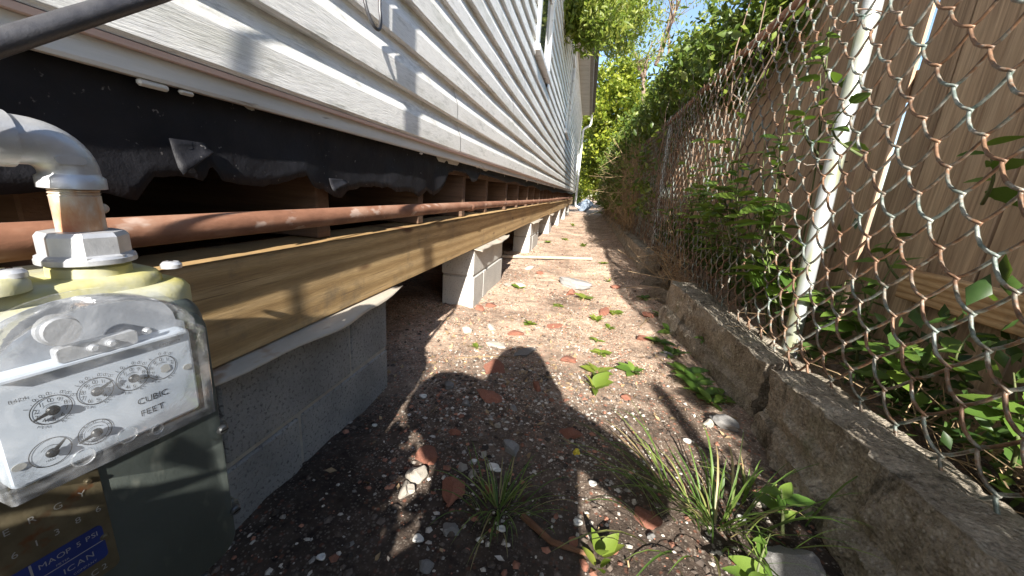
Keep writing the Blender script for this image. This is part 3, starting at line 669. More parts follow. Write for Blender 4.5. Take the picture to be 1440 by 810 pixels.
# outlet: neck, hexagonal nut, nipple, elbow
NU, NN = 0.0725, -0.079
T0 = Matrix.Translation(mp(NU, NN, 0))
autosmooth(MB().lathe([(0.030,-0.125),(0.030,-0.100),(0.0275,-0.098),(0.0275,-0.092)], 28, T0).build('outlet_neck', M['mossy'], meter))
mb = MB(); hexa = 8
mb.lathe([(0.0335,-0.0965),(0.0345,-0.094),(0.0345,-0.0885),(0.0318,-0.0870),(0.0318,-0.0700),(0.0290,-0.0660),(0.0210,-0.0655)], hexa, T0 @ Matrix.Rotation(math.radians(12),4,'Z'))
mb.build('union_nut', M['galv'], meter)
autosmooth(MB().lathe([(0.0285,-0.0975),(0.0352,-0.0955),(0.0352,-0.0910),(0.033,-0.0885)], 28, T0).build('nut_collar', M['galv'], meter))
pr = [(0.0172,-0.0655),(0.0172,-0.034)]
for q in range(4): pr += [(0.0176, -0.033+q*0.0028), (0.0164, -0.0316+q*0.0028)]
pr += [(0.0165,-0.018)]
autosmooth(MB().lathe(pr, 24, T0).build('pipe_nipple', M['nipple'], meter), 30)
knob(NU+0.0175, -0.045, NN, 0.004, 'wire_lug', M['nipple'], meter, 0.005)
# elbow sweeping from the nipple over towards the house front
R_, zc = 0.026, -0.012
pts = []; rad = []
pts += [mp(NU, NN, -0.026), mp(NU, NN, -0.0255), mp(NU, NN, -0.016), mp(NU, NN, -0.0135)]; rad += [0.0215, 0.0232, 0.0232, 0.0205]
for i in range(0, 11):
    a = math.radians(90*i/10); pts.append(mp(NU-R_*(1-math.cos(a)), NN, zc+R_*math.sin(a))); rad.append(0.0203)
u1 = NU-R_
pts += [mp(u1-0.008, NN, zc+R_), mp(u1-0.0085, NN, zc+R_), mp(u1-0.020, NN, zc+R_), mp(u1-0.0215, NN, zc+R_)]; rad += [0.0205, 0.0232, 0.0232, 0.018]
elb = autosmooth(MB().tube(pts, rad, 28).build('elbow', M['galv'], meter), 50)
autosmooth(MB().tube([mp(u1-0.0216, NN, zc+R_), mp(u1-0.12, NN, zc+R_), mp(u1-0.2, NN, zc+R_)], 0.0165, 20).build('inlet_pipe', M['galv'], meter))
for dz in (0.0, 0.007): # cast mark on the elbow cheek
    slab(rrect(NU-0.016, NU+0.004, -0.004+dz*0, 0.003, 0.003, 3), NN+0.0195, NN+0.0212+dz*0.05, 0.0).build('cast_mark', M['galv'], elb); break
# index box
autosmooth(slab(rrect(-0.030, 0.108, -0.260, -0.164, 0.006, 3), -0.0174, -0.0035, 0.002).build('index_case', M['plate'], meter))
ip = slab(rrect(-0.0285, 0.1035, -0.2555, -0.166, 0.002, 2), -0.0034, 0.0, 0.0).build('index_plate', M['plate'], meter)
# printing on the plate -----------------------------------------------------
_glyph = {}
def glyph(ch):
    if ch not in _glyph:
        cu = bpy.data.curves.new('t', 'FONT'); cu.body = ch; cu.size = 1; cu.align_x = 'CENTER'; cu.resolution_u = 3
        o = bpy.data.objects.new('t', cu); C.objects.link(o); dg = bpy.context.evaluated_depsgraph_get(); dg.update()
        me = o.evaluated_get(dg).to_mesh()
        vs = [tuple(v.co) for v in me.vertices]; fs = [tuple(p.vertices) for p in me.polygons]
        w = (max(v[0] for v in vs)-min(v[0] for v in vs)) if vs else 0.3
        o.evaluated_get(dg).to_mesh_clear(); bpy.data.objects.remove(o); bpy.data.curves.remove(cu); _glyph[ch] = (vs, fs, w)
    return _glyph[ch]
def put(mb, s, u, z, size, n, ang=0.0, sp=0.12, stretch=1.0):
    """a straight word centred at (u,z)"""
    ws = [0.30 if c == ' ' else glyph(c)[2] for c in s]; tot = sum(ws)+sp*(len(s)-1); x = -tot/2; ca, sa = math.cos(ang), math.sin(ang)
    for c, w in zip(s, ws):
        if c != ' ':
            vs, fs, _ = glyph(c); cx = (max(v[0] for v in vs)+min(v[0] for v in vs))/2; out = []
            for v in vs:
                a = (v[0]-cx+x+w/2)*size*stretch; b = (v[1]-0.35)*size
                out.append(mp(u+a*ca-b*sa, n, z+a*sa+b*ca))
            mb.add(out, fs)
        x += w+sp
def put_arc(mb, s, u, z, r, size, n, a0, step):
    """letters along an arc, a0 in degrees clockwise from the top"""
    for i, c in enumerate(s):
        if c == ' ': continue
        a = math.radians(a0+step*(i-(len(s)-1)/2)); put(mb, c, u+r*math.sin(a), z+r*math.cos(a), size, n, -a if abs(a) < 1.7 else -a+math.pi)
def ringmb(mb, u, z, r, w, n, k=40, a0=0, a1=360):
    vs = []; m = k if a1-a0 >= 360 else k+1
    for i in range(m):
        a = math.radians(a0+(a1-a0)*i/k); vs += [mp(u+(r-w/2)*math.sin(a), n, z+(r-w/2)*math.cos(a)), mp(u+(r+w/2)*math.sin(a), n, z+(r+w/2)*math.cos(a))]
    mb.add(vs, [(2*i, 2*i+1, (2*((i+1)%m))+1, 2*((i+1)%m)) for i in range(m if a1-a0 >= 360 else m-1)])
def pointer(u, z, ang, name='pointer', r=0.0042, L=0.0125):
    mb = MB(); a = math.radians(ang); d = (math.sin(a), math.cos(a)); p = (d[1], -d[0])
    M4 = Matrix.Translation(mp(u, 0.0022, z)) @ MROT.to_4x4(); mb.lathe([(r,0),(r,0.0012),(r*0.8,0.0026),(r*0.35,0.0034)], 14, M4)
    q = [(-0.002, 0.0022), (-0.002, -0.0022), (L, -0.0004), (L, 0.0004)]
    vs = [mp(u+d[0]*t+p[0]*s, nn, z+d[1]*t+p[1]*s) for nn in (0.0024, 0.0034) for t, s in q]
    mb.add(vs, [(3,2,1,0),(4,5,6,7),(0,1,5,4),(1,2,6,5),(2,3,7,6),(3,0,4,7)])
    return mb.build(name, M['pointer'], ip)
NP = 0.0005
for (u, z, scale_, word, cw, pa) in ((0.0, -0.2005, 1, '1,000,000', -1, 252), (0.0275, -0.1975, 1, '100,000', 1, 62), (0.0535, -0.1970, 1, '10,000', -1, 110), (0.0770, -0.1965, 0.93, '1,000', 1, None)):
    mb = MB(); ringmb(mb, u, z, 0.0120, 0.0007, NP)
    for d in range(10):
        if pa is None and d in (3, 4, 5): continue
        a = math.radians(36*d*cw); put(mb, str(d), u+0.0090*math.sin(a), z+0.0088*math.cos(a), 0.0052, NP)
    ringmb(mb, u, z, 0.0055, 0.0004, NP, 12, -50, 40)
    put_arc(mb, word, u, z, 0.0148, 0.0042, NP, 0, 15.5 if len(word) > 6 else 17)
    put_arc(mb, 'PER', u, z, 0.0143, 0.0030, NP, 208, -11); put_arc(mb, 'REV', u, z, 0.0143, 0.0030, NP, 150, -11)
    mb.build('dial', M['ink'], ip)
    if pa is not None: pointer(u, z, pa)
sc = MB()                                                                   # scuffed spot that hides the last pointer
sc.add([mp(0.0795+0.0042*math.cos(t*math.pi/6)*(1+0.25*math.sin(t*3)), 0.0008, -0.1985+0.0045*math.sin(t*math.pi/6)) for t in range(12)], [tuple(range(12))]).build('scuffed_patch', M['silverprint'], ip)
for (u, z, r, pa, word) in ((-0.0062, -0.2370, 0.0122, 47, 'HALF FOOT'), (0.0215, -0.2355, 0.0112, 254, 'TWO FEET')):
    mb = MB(); ringmb(mb, u, z, r, 0.0007, NP)
    if r < 0.012:
        ringmb(mb, u, z, r*0.78, 0.0004, NP)
        for t in range(10): ringmb(mb, u, z, r*0.89, r*0.22, NP, 1, 36*t-1.2, 36*t+1.2)
    ringmb(mb, u, z, r*0.5, 0.0004, NP, 12, -60, 50); put(mb, word.split()[0], u-0.001, z-r*0.55, 0.0024, NP)
    mb.build('dial', M['ink'], ip); pointer(u, z, pa, r=0.0040)
mb = MB(); put(mb, 'CUBIC', 0.0660, -0.2235, 0.0090, NP, sp=0.10); put(mb, 'FEET', 0.0640, -0.2365, 0.0090, NP, sp=0.12); mb.build('lettering', M['ink'], ip)
mb = MB(); put(mb, 'B424', -0.0155, -0.1835, 0.0042, NP); put(mb, '049720079', 0.0870, -0.1730, 0.0036, NP); mb.build('serial_lettering', M['ink'], ip)
for (u, z) in ((-0.0240, -0.2385), (0.0985, -0.2050)):
    slab([(u+0.0032*math.cos(t*math.pi/6)*1.3, z+0.0032*math.sin(t*math.pi/6)) for t in range(12)], NP, 0.0012).build('plate_hole', M['silverprint'], ip)
# clear cover: straight sided below, arched above, hollow
def cover_outline(grow=0.0):
    pts = [(0.113+grow, -0.160), (0.111+grow, -0.262-grow), (-0.037-grow, -0.262-grow), (-0.037-grow, -0.160)]
    for i in range(0, 15):
        a = math.pi*(1-i/14); pts.append((0.0365+math.cos(a)*(0.0690+grow), -0.156+math.sin(a)*(0.043+grow)))
    return pts
def shell(n0, n1, grow, name):
    P_ = cover_outline(grow); k = len(P_); cu, cz = 0.037, -0.195
    rings = [(1.06, n0), (1.06, n0+0.003), (1.0, n0+0.0032), (0.985, n1-0.006), (0.965, n1-0.0015), (0.93, n1), (0.5, n1+0.0004), (0.02, n1+0.0006)]
    vs = [mp(cu+(u-cu)*s_, n, cz+(z-cz)*s_) for s_, n in rings for u, z in P_]
    fs = [(r*k+i, r*k+(i+1)%k, (r+1)*k+(i+1)%k, (r+1)*k+i) for r in range(len(rings)-1) for i in range(k)] + [tuple(range((len(rings)-1)*k, len(rings)*k))]
    return MB().add(vs, fs)
cv = autosmooth(shell(-0.016, 0.020, 0.0, 'dial_cover').build('dial_cover', M['clear'], meter), 35)
for (u, z, r) in ((0.004, -0.2425, 0.0072), (0.0335, -0.2400, 0.0072), (0.0555, -0.2480, 0.0045)):       # moulded rings in the cover face
    ri = MB(); k = 24
    for s_ in range(k):
        pass
    pts = [mp(u+r*math.cos(2*math.pi*t/k), 0.0212, z+r*math.sin(2*math.pi*t/k)) for t in range(k+1)]
    ri.tube(pts, 0.0006, 5, False).build('moulded_ring', M['clear'], cv, smooth=True)
slab([(0.037+(u-0.037)*0.985, -0.195+(z+0.195)*0.985) for u, z in cover_outline()], -0.0184, -0.0176).build('cover_backing', M['backing'], meter)
# mechanism behind the upper window
mech = MB(); mech.lathe([(0.013,0),(0.013,0.006),(0.011,0.0065),(0.011,0.012)], 20, Matrix.Translation(mp(0.014, -0.0035, -0.135)) @ MROT.to_4x4()); autosmooth(mech.build('drive_gear', M['galv'], meter), 30)
slab(rrect(0.008, 0.062, -0.163, -0.150, 0.003, 3), -0.0034, 0.004, 0.001).build('gear_bridge', M['galv'], meter)
slab(rrect(-0.026, 0.100, -0.1657, -0.1637, 0.0008, 2), 0.0002, 0.006, 0.0).build('shelf_edge', M['plate'], meter)
for u in (0.030, 0.042, 0.072): knob(u, -0.156, 0.0041 if u < 0.06 else -0.0034, 0.003, 'gear_pin', M['galv'], meter, 0.004)
# nameplate
npz = slab(rrect(-0.095, 0.0235, -0.397, -0.268, 0.006, 4), -0.0184, -0.0165, 0.0006).build('nameplate', M['brass'], meter)
slab(rrect(-0.092, 0.0165, -0.378, -0.340, 0.004, 4), -0.0164, -0.0157).build('blue_panel', M['blue'], npz)
slab(rrect(-0.0305, -0.0290, -0.378, -0.340, 0.0005, 2), -0.0156, -0.0154).build('panel_rule', M['silverprint'], npz)
slab(rrect(-0.028, 0.0150, -0.3585, -0.3578, 0.0003, 2), -0.0156, -0.0154).build('panel_rule', M['silverprint'], npz)
mb = MB(); put(mb, 'MAOP 5 PSI', -0.0065, -0.3470, 0.0072, -0.0153, sp=0.10); put(mb, 'ICAN', -0.0030, -0.3660, 0.0080, -0.0153, sp=0.16); put(mb, 'METER', -0.012, -0.3550, 0.0028, -0.0153); put(mb, 'COMPANY', 0.000, -0.3745, 0.0032, -0.0153); mb.build('panel_lettering', M['silverprint'], npz)
st_ = MB(); put(st_, 'T E R G Y', -0.020, -0.2990, 0.0085, -0.0160, sp=0.45); put(st_, '4 6 1 3 8 6', -0.016, -0.3230, 0.0085, -0.0160, sp=0.45); put(st_, 'C2', 0.008, -0.3875, 0.0085, -0.0160, sp=0.3)
st_.build('stamped_lettering', M['silverprint'], npz)
for (u, z) in ((0.0150, -0.289), (0.0165, -0.3555)): knob(u, z, -0.0163, 0.0026, 'rivet', M['brass'], npz, 0.003)

# ------------------------------------------------------------------ cables on the house
cb = []
pa_, pb_ = on_x(0, 60, -0.45), on_x(190, 0, -0.45); dd = pb_-pa_
for t in np.linspace(-2.4, 6.0, 40):
    p = pa_ + dd*t; s_ = max(0, t-1.3); q = max(0, -t-0.2)
    cb.append((p.x-0.02*s_, p.y, p.z+0.012*s_*s_ - 0.03*q*q*0))
tag(autosmooth(MB().tube(cb, 0.0088, 12).build('service_cable', M['cable'], None)), 'thick black service cable slanting up in front of the white siding', 'cable')
vc = [(-0.515 + 0.004*math.sin(z*6), 0.045 + 0.02*math.sin(z*2.1), z) for z in np.linspace(0.35, 3.0, 26)]
tag(autosmooth(MB().tube(vc, 0.0040, 8).build('drop_wire', M['cable'], None)), 'thin dark wire hanging straight down before the siding above the gas meter', 'wire')
lp = []
for t in np.linspace(0, 1, 26):
    a = math.pi*(t*1.0); lp.append((-0.578+0.010*math.sin(a), 0.988-0.036*math.cos(a), 1.125-0.055*math.sin(a)+ (0.0)))
lp = [(-0.585, 0.925, 1.6), (-0.580, 0.940, 1.35), (-0.578, 0.950, 1.2)] + lp + [(-0.580, 1.030, 1.2), (-0.585, 1.035, 1.45), (-0.59, 1.03, 1.6)]
tag(autosmooth(MB().tube(lp, 0.0042, 8).build('cable_loop', M['cable'], None)), 'small hanging loop of dark wire against the white siding', 'wire')

# ------------------------------------------------------------------ kerb slabs
def kerb(p0, p1, q0, q1, label, seed, w=0.13, ledge=True, step=0.010):
    """front top edge runs p0->p1 (x,y,z), front foot q0->q1 (x,y)"""
    ns, mb = max(14, int((Vector(p1)-Vector(p0)).length/step)), MB(); rows = []; nb = 24 if step < 0.02 else 11; nt_ = 10 if step < 0.02 else 5
    for j in range(ns+1):
        t = j/ns; P_ = Vector(p0).lerp(Vector(p1), t); Q = Vector((q0[0], q0[1], 0)).lerp(Vector((q1[0], q1[1], 0)), t); prof_ = []
        for i in range(nb):
            s_ = i/(nb-1); x = Q.x+(P_.x-Q.x)*s_; z = -0.06+(P_.z+0.06)*s_
            if ledge: x -= 0.020*(1-sstep(0.50, 0.56, s_ + 0.05*nz(P_.y*3, seed)))
            prof_.append((x, z, Q.y+(P_.y-Q.y)*s_, 0))
        for i in range(1, nt_+1): prof_.append((P_.x+w*i/nt_, P_.z+0.006*math.sin(3.0*i/nt_), P_.y, 1))
        for s_ in (0.5, 1.0): prof_.append((P_.x+w+0.01, P_.z-(P_.z+0.06)*s_, P_.y, 2))
        row = []
        for i, (x, z, y, side) in enumerate(prof_):
            a = 0.010*nz(y*4+seed, z*6, x*5) + 0.007*nz(y*21, z*21, seed+x*21) + 0.0055*nz(y*52, z*52, seed+x*52) + 0.004*nz(y*110, z*110, x*110)
            pit = -0.010*sstep(0.25, 0.5, nz(y*17+seed*5, z*17, x*17))
            dxy = 0.0; dz = 0.0
            if side == 0: dxy = a+pit
            elif side == 1: dz = 0.7*a+0.6*pit
            k = (i-(nb-1))/(nb*0.12)                                     # broken arris
            if abs(k) < 1.4:
                c_ = max(0, nz(y*9+seed*2, 4.0)+0.25*nz(y*33, 8.0))*0.055*(1-abs(k)/1.4); dz -= c_*0.7; dxy += c_*0.5
            en = 0.0
            if j < 4 or j > ns-4:
                f_ = (4-j)/4 if j < 4 else (j-ns+4)/4; en = (0.045*nz(z*9, x*9, seed*3.1)+0.018*nz(z*31, x*31, seed))*f_
            row.append((x-dxy*-1.0, y+en, z+dz))
        rows.append(row)
    k = len(rows[0]); vs = [v for r_ in rows for v in r_]
    fs = [(j*k+i, (j+1)*k+i, (j+1)*k+i+1, j*k+i+1) for j in range(ns) for i in range(k-1)]
    fs += [tuple(range(k)), tuple(range((ns+1)*k-1, ns*k-1, -1))]
    o = mb.add(vs, fs).build('kerb_wall', M['kerb'], None); autosmooth(o, 32)
    return tag(o, label, 'kerb', 'broken concrete kerb under the chain link fence')
kerb((0.655, 0.05, 0.252), (0.582, 1.15, 0.246), (0.505, 0.05), (0.612, 1.19), 'tall rough concrete kerb slab with flaking top beside the thick grass tuft', 1)
kerb((0.605, 1.235, 0.232), (0.535, 2.28, 0.255), (0.635, 1.25), (0.485, 2.20), 'skewed concrete kerb slab with a stepped face next to the steel post', 2)
kerb((0.585, 3.62, 0.225), (0.60, 6.3, 0.20), (0.575, 3.60), (0.60, 6.3), 'low concrete kerb slab past the brush filled gap', 3, step=0.03)
kerb((0.605, 6.36, 0.19), (0.64, 14.5, 0.17), (0.60, 6.36), (0.64, 14.5), 'long low concrete kerb under the ivy covered fence', 4, step=0.08)
def rock(name, c, s, m, label, cat, group=None, seed=0, sub=3, flat=0.6, rz=None, parent=None):
    import bmesh
    r = random.Random(seed*13+5); bm = bmesh.new(); bmesh.ops.create_icosphere(bm, subdivisions=sub, radius=1.0)
    cut = [(Vector((r.gauss(0,1), r.gauss(0,1), r.gauss(0,0.6))).normalized(), r.uniform(0.45,0.8)) for _ in range(11)]
    for v in bm.verts:
        p = v.co.copy()
        for n_, d_ in cut:
            k = p.dot(n_)-d_
            if k > 0: p -= n_*k
        p += p*(0.16*noise.noise(p*1.7+Vector((seed,0,0))) + 0.08*noise.noise(p*4.5+Vector((0,seed,0))) + 0.04*noise.noise(p*11)); v.co = p
    me = bpy.data.meshes.new(name); bm.to_mesh(me); bm.free(); me.materials.append(m)
    o = mesh_obj(name, me, None, c); o.scale = (s[0], s[1], s[2]); o.rotation_euler = (r.uniform(-0.2,0.2), r.uniform(-0.2,0.2), r.uniform(0,6.28) if rz is None else rz)
    return tag(o, label, cat, group)
rock('stone', Vector((0.60, 2.62, 0.05)), (0.09,0.16,0.10), M['kerb'], 'rounded lump of broken concrete in the gap between kerb slabs', 'rock', seed=31)
rock('stone', Vector((0.62, 3.15, 0.05)), (0.10,0.20,0.09), M['kerb'], 'mossy concrete lump beneath brush in the kerb gap', 'rock', seed=32)

# ------------------------------------------------------------------ chain link fence
FX = 0.705; HP = 0.0503; VP = 0.0532; FZ0, FZ1 = 0.225, 1.50
fence = thing('chain_link_fence', (FX, 6.0, 0.2), 'rusty weathered chain link fence on the broken concrete kerb', 'fence')
def fence_x(y, z):
    return FX + 0.030*nz(y*0.9, z*1.2) + 0.012*nz(y*3.1, z*2.7, 4) - 0.03*math.exp(-((z-0.3)/0.15)**2)*(0.5+0.5*nz(y*0.7, 9))
def fence_bot(y): return 0.185 + 0.02*nz(y*1.7, 2.2) - (0.05 if y > 3 else 0)
def strand(y0, sides, det, rad, ph=0):
    zb = fence_bot(y0); nh = int((FZ1-zb)/VP); pts = []
    for k in range(nh+1):
        z = FZ1 - k*VP; left = ((k+ph) % 2 == 0); d = 0.0042
        ya = y0 + (-0.0030 if left else HP+0.0030)
        yb = y0 + (HP+0.0030 if left else -0.0030)
        sgn = 1 if left else -1
        if k == nh: pts.append((ya, z, 0.0)); break
        seq = ((0.0, 0.0), (0.10, 0.6), (0.30, 1.0), (0.55, 1.0), (0.8, 0.9), (0.93, 0.5)) if det else ((0.0, 0.0), (0.35, 1.0), (0.8, 0.8))
        for t, o_ in seq:
            sag = -0.002*math.sin(math.pi*t) if left else -0.0085*math.sin(math.pi*t); ysg = 0.0 if left else 0.0055*math.sin(math.pi*t)
            te = t if not left else t
            pts.append((ya+(yb-ya)*(te+0.03*math.sin(2*math.pi*te))+ysg, z-VP*t+sag, sgn*d*o_))
    out = []
    for (y, z, dx) in pts:
        jy = 0.004*nz(y*9, z*9, 7); out.append((fence_x(y, z)+dx, y+jy, z+0.004*nz(y*8, z*8, 3)))
    return MB_tube(out, rad, sides)
def MB_tube(p, r, n): return MB().tube(p, r, n)
y = 0.10; nwire = 0
while y < 9.0:
    near = y < 4.2
    autos = strand(y, 7 if y < 2.2 else 5 if near else 4, near, 0.0034, nwire % 2)
    autos.build('wire', M['wire'], fence, smooth=True); y += HP; nwire += 1
far = MB()
while y < 15.5:
    far2 = strand(y, 3, False, 0.0028, nwire % 2); nwire += 1; far.add(far2.v, far2.f); y += HP
far.build('far_wires', M['wire'], fence, smooth=True, kind='stuff')
for i, y in enumerate((-1.45, 1.465, 4.45, 7.4, 10.4, 13.4)):
    p = MB().tube([(0.772, y-0.035, 0.1), (0.772, y+0.0, 0.8), (0.772, y+0.03, 1.53)], 0.0255, 20); po = autosmooth(p.build('post', M['post'], fence))
    autosmooth(MB().lathe([(0.0275,0),(0.0275,0.02),(0.020,0.036),(0.006,0.042)], 16, Matrix.Translation((0.772, y+0.03, 1.531))).build('post_cap', M['post'], po))
    for zz in (0.42, 0.86, 1.28):
        t = [(FX+0.0, y-0.035, zz), (0.772-0.033, y-0.02, zz+0.006), (0.808, y+0.0, zz+0.004), (0.772-0.02, y+0.033, zz-0.002), (FX+0.002, y+0.028, zz-0.010), (FX-0.012, y+0.02, zz-0.006)]
        MB().tube(t, 0.0019, 5).build('tie_wire', M['wire'], po, smooth=True)
autosmooth(MB().tube([(0.742, yy, 1.505+0.006*math.sin(yy)) for yy in np.linspace(1.7, 15.4, 40)], 0.019, 10).build('top_rail', M['rust'], fence))

# ------------------------------------------------------------------ board fence behind it
WX = 1.02; WZ1 = 1.92
wf = thing('board_fence', (WX, 6.0, 0.2), 'tall weathered brown board fence standing behind the chain link', 'fence')
bcache = []
for q in range(5):
    w = 0.138; mb = MB(); n = 6; vs = []
    for j in range(n+1):
        z = 1.80*j/n
        dx = 0.004*nz(q*3.1, z*1.5)
        for (x, yy) in ((0+dx,0.003),(0.003+dx,0.0),(0.018+dx,0.0),(0.018+dx,w),(0.003+dx,w),(0+dx,w-0.003)): vs.append((x, yy+0.003*nz(z*1.3, q), z))
    fs = [(j*6+i, j*6+(i+1)%6, (j+1)*6+(i+1)%6, (j+1)*6+i) for j in range(n) for i in range(6)] + [tuple(range(5,-1,-1)), tuple(range(n*6, n*6+6))]
    bcache.append(mb.add(vs, fs).mesh('fence_board', M['plank']))
y = -0.10; i = 0
while y < 15.8:
    gap = 0.004
    if abs(y-1.45) < 0.072: gap = 0.036
    o = mesh_obj('fence_board', bcache[i % 5], wf, Vector((WX + rnd.uniform(-0.004,0.004), y, 0.12+rnd.uniform(-0.012,0.012))) - wf.location)
    o.rotation_euler = (rnd.uniform(-0.004, 0.004) if gap < 0.01 else 0.006, 0, 0)
    y += 0.138 + gap + rnd.uniform(0, 0.003); i += 1
for zz in (0.5, 1.1, 1.7): MB().box((WX+0.024, -0.10, zz), (WX+0.062, 15.8, zz+0.09), 0.003).build('rail', M['plank'], wf)
MB().box((WX-0.046, -0.08, 0.462), (WX-0.008, 1.352, 0.551), 0.003).build('new_stud', M['stud'], wf)['label'] = 'clean pale new stud nailed low across the boards'
MB().box((WX-0.030, -0.08, 0.13), (WX-0.012, 2.2, 0.30), 0.004).build('kick_board', M['plank'], wf)

# ------------------------------------------------------------------ leaf and plant builders
def leaf_mesh(name, m, asp=0.55, curl=0.25, fold=0.18, serr=0.0):
    n = 9; vs = []; fs = []
    wd = [max(0.0, math.sin(math.pi*(q/9)**0.72))**0.85 for q in range(9)] + [0.0]
    for j in range(n+1):
        t = j/n; w = wd[j]*asp*0.5*(1+serr*(1 if j % 2 else -1)); z = -curl*t*t*0.5
        vs += [(-w, t, z+fold*w), (0, t, z), (w, t, z+fold*w)]
    for j in range(n):
        fs += [(j*3, j*3+1, j*3+4, j*3+3), (j*3+1, j*3+2, j*3+5, j*3+4)]
    mb = MB().add(vs, fs); me = mb.mesh(name, m, smooth=True); me.validate(); return me
LF = [leaf_mesh('leaf', M['leaf_fence'], a, c, f, s_) for a, c, f, s_ in ((0.5,0.25,0.2,0.0),(0.58,0.4,0.15,0.06),(0.45,0.15,0.3,0.05))]
LW = [leaf_mesh('leaf', M['leaf_weed'], a, c, 0.2) for a, c in ((0.48,0.35),(0.55,0.2))]
LW2 = [leaf_mesh('leaf', M['leaf_weed'], a, c, 0.3) for a, c in ((0.30,0.5),(0.72,0.3))]
def orient(direction, roll=0.0):
    d = Vector(direction).normalized(); x = d.cross(Vector((0,0,1))); x = x.normalized() if x.length > 1e-4 else Vector((1,0,0)); z = x.cross(d)
    m3 = Matrix(((x.x, d.x, z.x), (x.y, d.y, z.y), (x.z, d.z, z.z))); return (m3 @ Matrix.Rotation(roll, 3, 'Y')).to_quaternion()
def put_leaf(me, root, base, direction, size, roll=0.0):
    o = mesh_obj('leaf', me, root, Vector(base)-root.location); o.rotation_mode = 'QUATERNION'; o.rotation_quaternion = orient(direction, roll); o.scale = (size,)*3; return o
def stem_plant(base, tip, nleaf, size, label, seed, cat='plant', group='leafy weeds growing through the chain link', lean=-0.35, branches=2, name='fence_weed', leaves=None):
    r = random.Random(seed); b = Vector(base); t = Vector(tip); root = thing(name, b, label, cat, group); mb = MB(); axes = []
    bow = Vector((r.uniform(-0.05,0.03), r.uniform(-0.06,0.06), 0))
    main = [b.lerp(t, s_) + bow*math.sin(math.pi*s_) for s_ in np.linspace(0, 1, 9)]; axes.append(main); mb.tube(main, [0.0042*(1-0.7*s_) for s_ in np.linspace(0,1,9)], 6)
    for q in range(branches):
        s_ = r.uniform(0.2, 0.7); p = main[int(s_*8)]; e = p + Vector((r.uniform(-0.14,0.04), r.uniform(-0.16,0.16), r.uniform(0.08,0.22)))*((t-b).length/0.7)
        br = [p.lerp(e, k/4)+Vector((0,0,0.02*math.sin(math.pi*k/4))) for k in range(5)]; axes.append(br); mb.tube(br, [0.0026*(1-0.15*k) for k in range(5)], 5)
    mb.build('stem', M['stem'], root, smooth=True)
    per = max(3, nleaf//len(axes))
    for ax in axes:
        for q in range(per):
            s_ = 0.18 + 0.82*(q+0.5)/per; f_ = s_*(len(ax)-1); k = min(len(ax)-2, int(f_)); p = ax[k].lerp(ax[k+1], f_-k)
            an = q*2.4 + r.uniform(-0.5,0.5); d = Vector((math.cos(an)*0.9+lean, math.sin(an), r.uniform(-0.25, 0.45)))
            put_leaf(r.choice(leaves or LF), root, p, d, size*r.uniform(0.6,1.25)*(1.1-0.4*s_), r.uniform(-0.5,0.5))
    return root
FW = [ # y base, tip(y,z), leaves, size, label
 ((0.79,1.50,0.22),(0.66,1.62,0.78),22,0.105,'broad leaved weed at the foot of the steel post'),
 ((0.78,1.62,0.22),(0.655,1.78,0.62),18,0.120,'low weed with large pointed leaves poking out left of the steel post'),
 ((0.80,1.85,0.22),(0.66,1.90,0.95),24,0.085,'tall weed with pale new leaves behind the skewed kerb slab'),
 ((0.79,2.10,0.22),(0.64,2.12,0.80),26,0.085,'bushy weed spilling over the stepped kerb slab'),
 ((0.79,2.38,0.22),(0.63,2.45,0.78),26,0.080,'bushy weed at the far end of the skewed kerb slab'),
 ((0.78,2.80,0.22),(0.65,2.85,0.85),22,0.080,'leafy weed above the brush filled gap in the kerb'),
 ((0.78,3.30,0.22),(0.66,3.35,0.70),20,0.080,'leafy weed just before the low kerb slab begins'),
 ((0.88,1.75,0.22),(0.70,1.55,1.28),16,0.085,'lanky weed climbing high beside the steel post'),
 ((0.90,1.30,0.22),(0.86,1.22,0.60),20,0.090,'shaded weed between chain link and boards near the new stud end'),
 ((0.88,1.05,0.22),(0.84,0.98,0.42),18,0.085,'shaded weed under the pale new stud'),
 ((0.86,0.80,0.22),(0.80,0.80,0.44),20,0.075,'dense small leaved weed behind the tall rough kerb slab'),
 ((0.92,0.62,0.22),(0.86,0.66,0.62),20,0.070,'shaded weed with drooping leaves below the boards'),
 ((0.86,1.42,0.22),(0.80,1.30,0.50),16,0.085,'weed with dark leaves on the kerb side of the new stud'),
]
FW[7:7] = [
 ((0.80,1.58,0.22),(0.72,1.66,0.98),16,0.080,'upright vine with fresh leaves hugging the far side of the steel post'),
 ((0.79,1.98,0.22),(0.69,2.02,1.05),18,0.080,'tall leafy vine midway along the skewed kerb slab'),
 ((0.79,2.22,0.22),(0.69,2.28,0.70),18,0.085,'round leafy weed pushing through the mesh over the skewed kerb slab'),
 ((0.79,2.60,0.22),(0.69,2.65,1.00),16,0.080,'tall leafy vine where the kerb gap begins')]
for i, (b, t, n, sz, lab) in enumerate(FW):
    if i < 11: t = (t[0]-0.05, t[1], t[2]+0.16); n = int(n*1.7); sz *= 1.12
    stem_plant(b, t, n, sz, lab, 100+i, branches=4 if i < 11 else 2)
SPL = ['leaf spray hooked in the mesh at the top of the steel post', 'leaf spray in the mesh just beside the lit upper steel post', 'leaf spray high in the mesh on the ivy side of the steel post', 'leaf spray crossing the front of the steel post', 'shaded leaf spray high against the brown boards', 'shaded leaf spray on the boards just above the new stud end', 'shaded leaf spray hanging below the new stud']
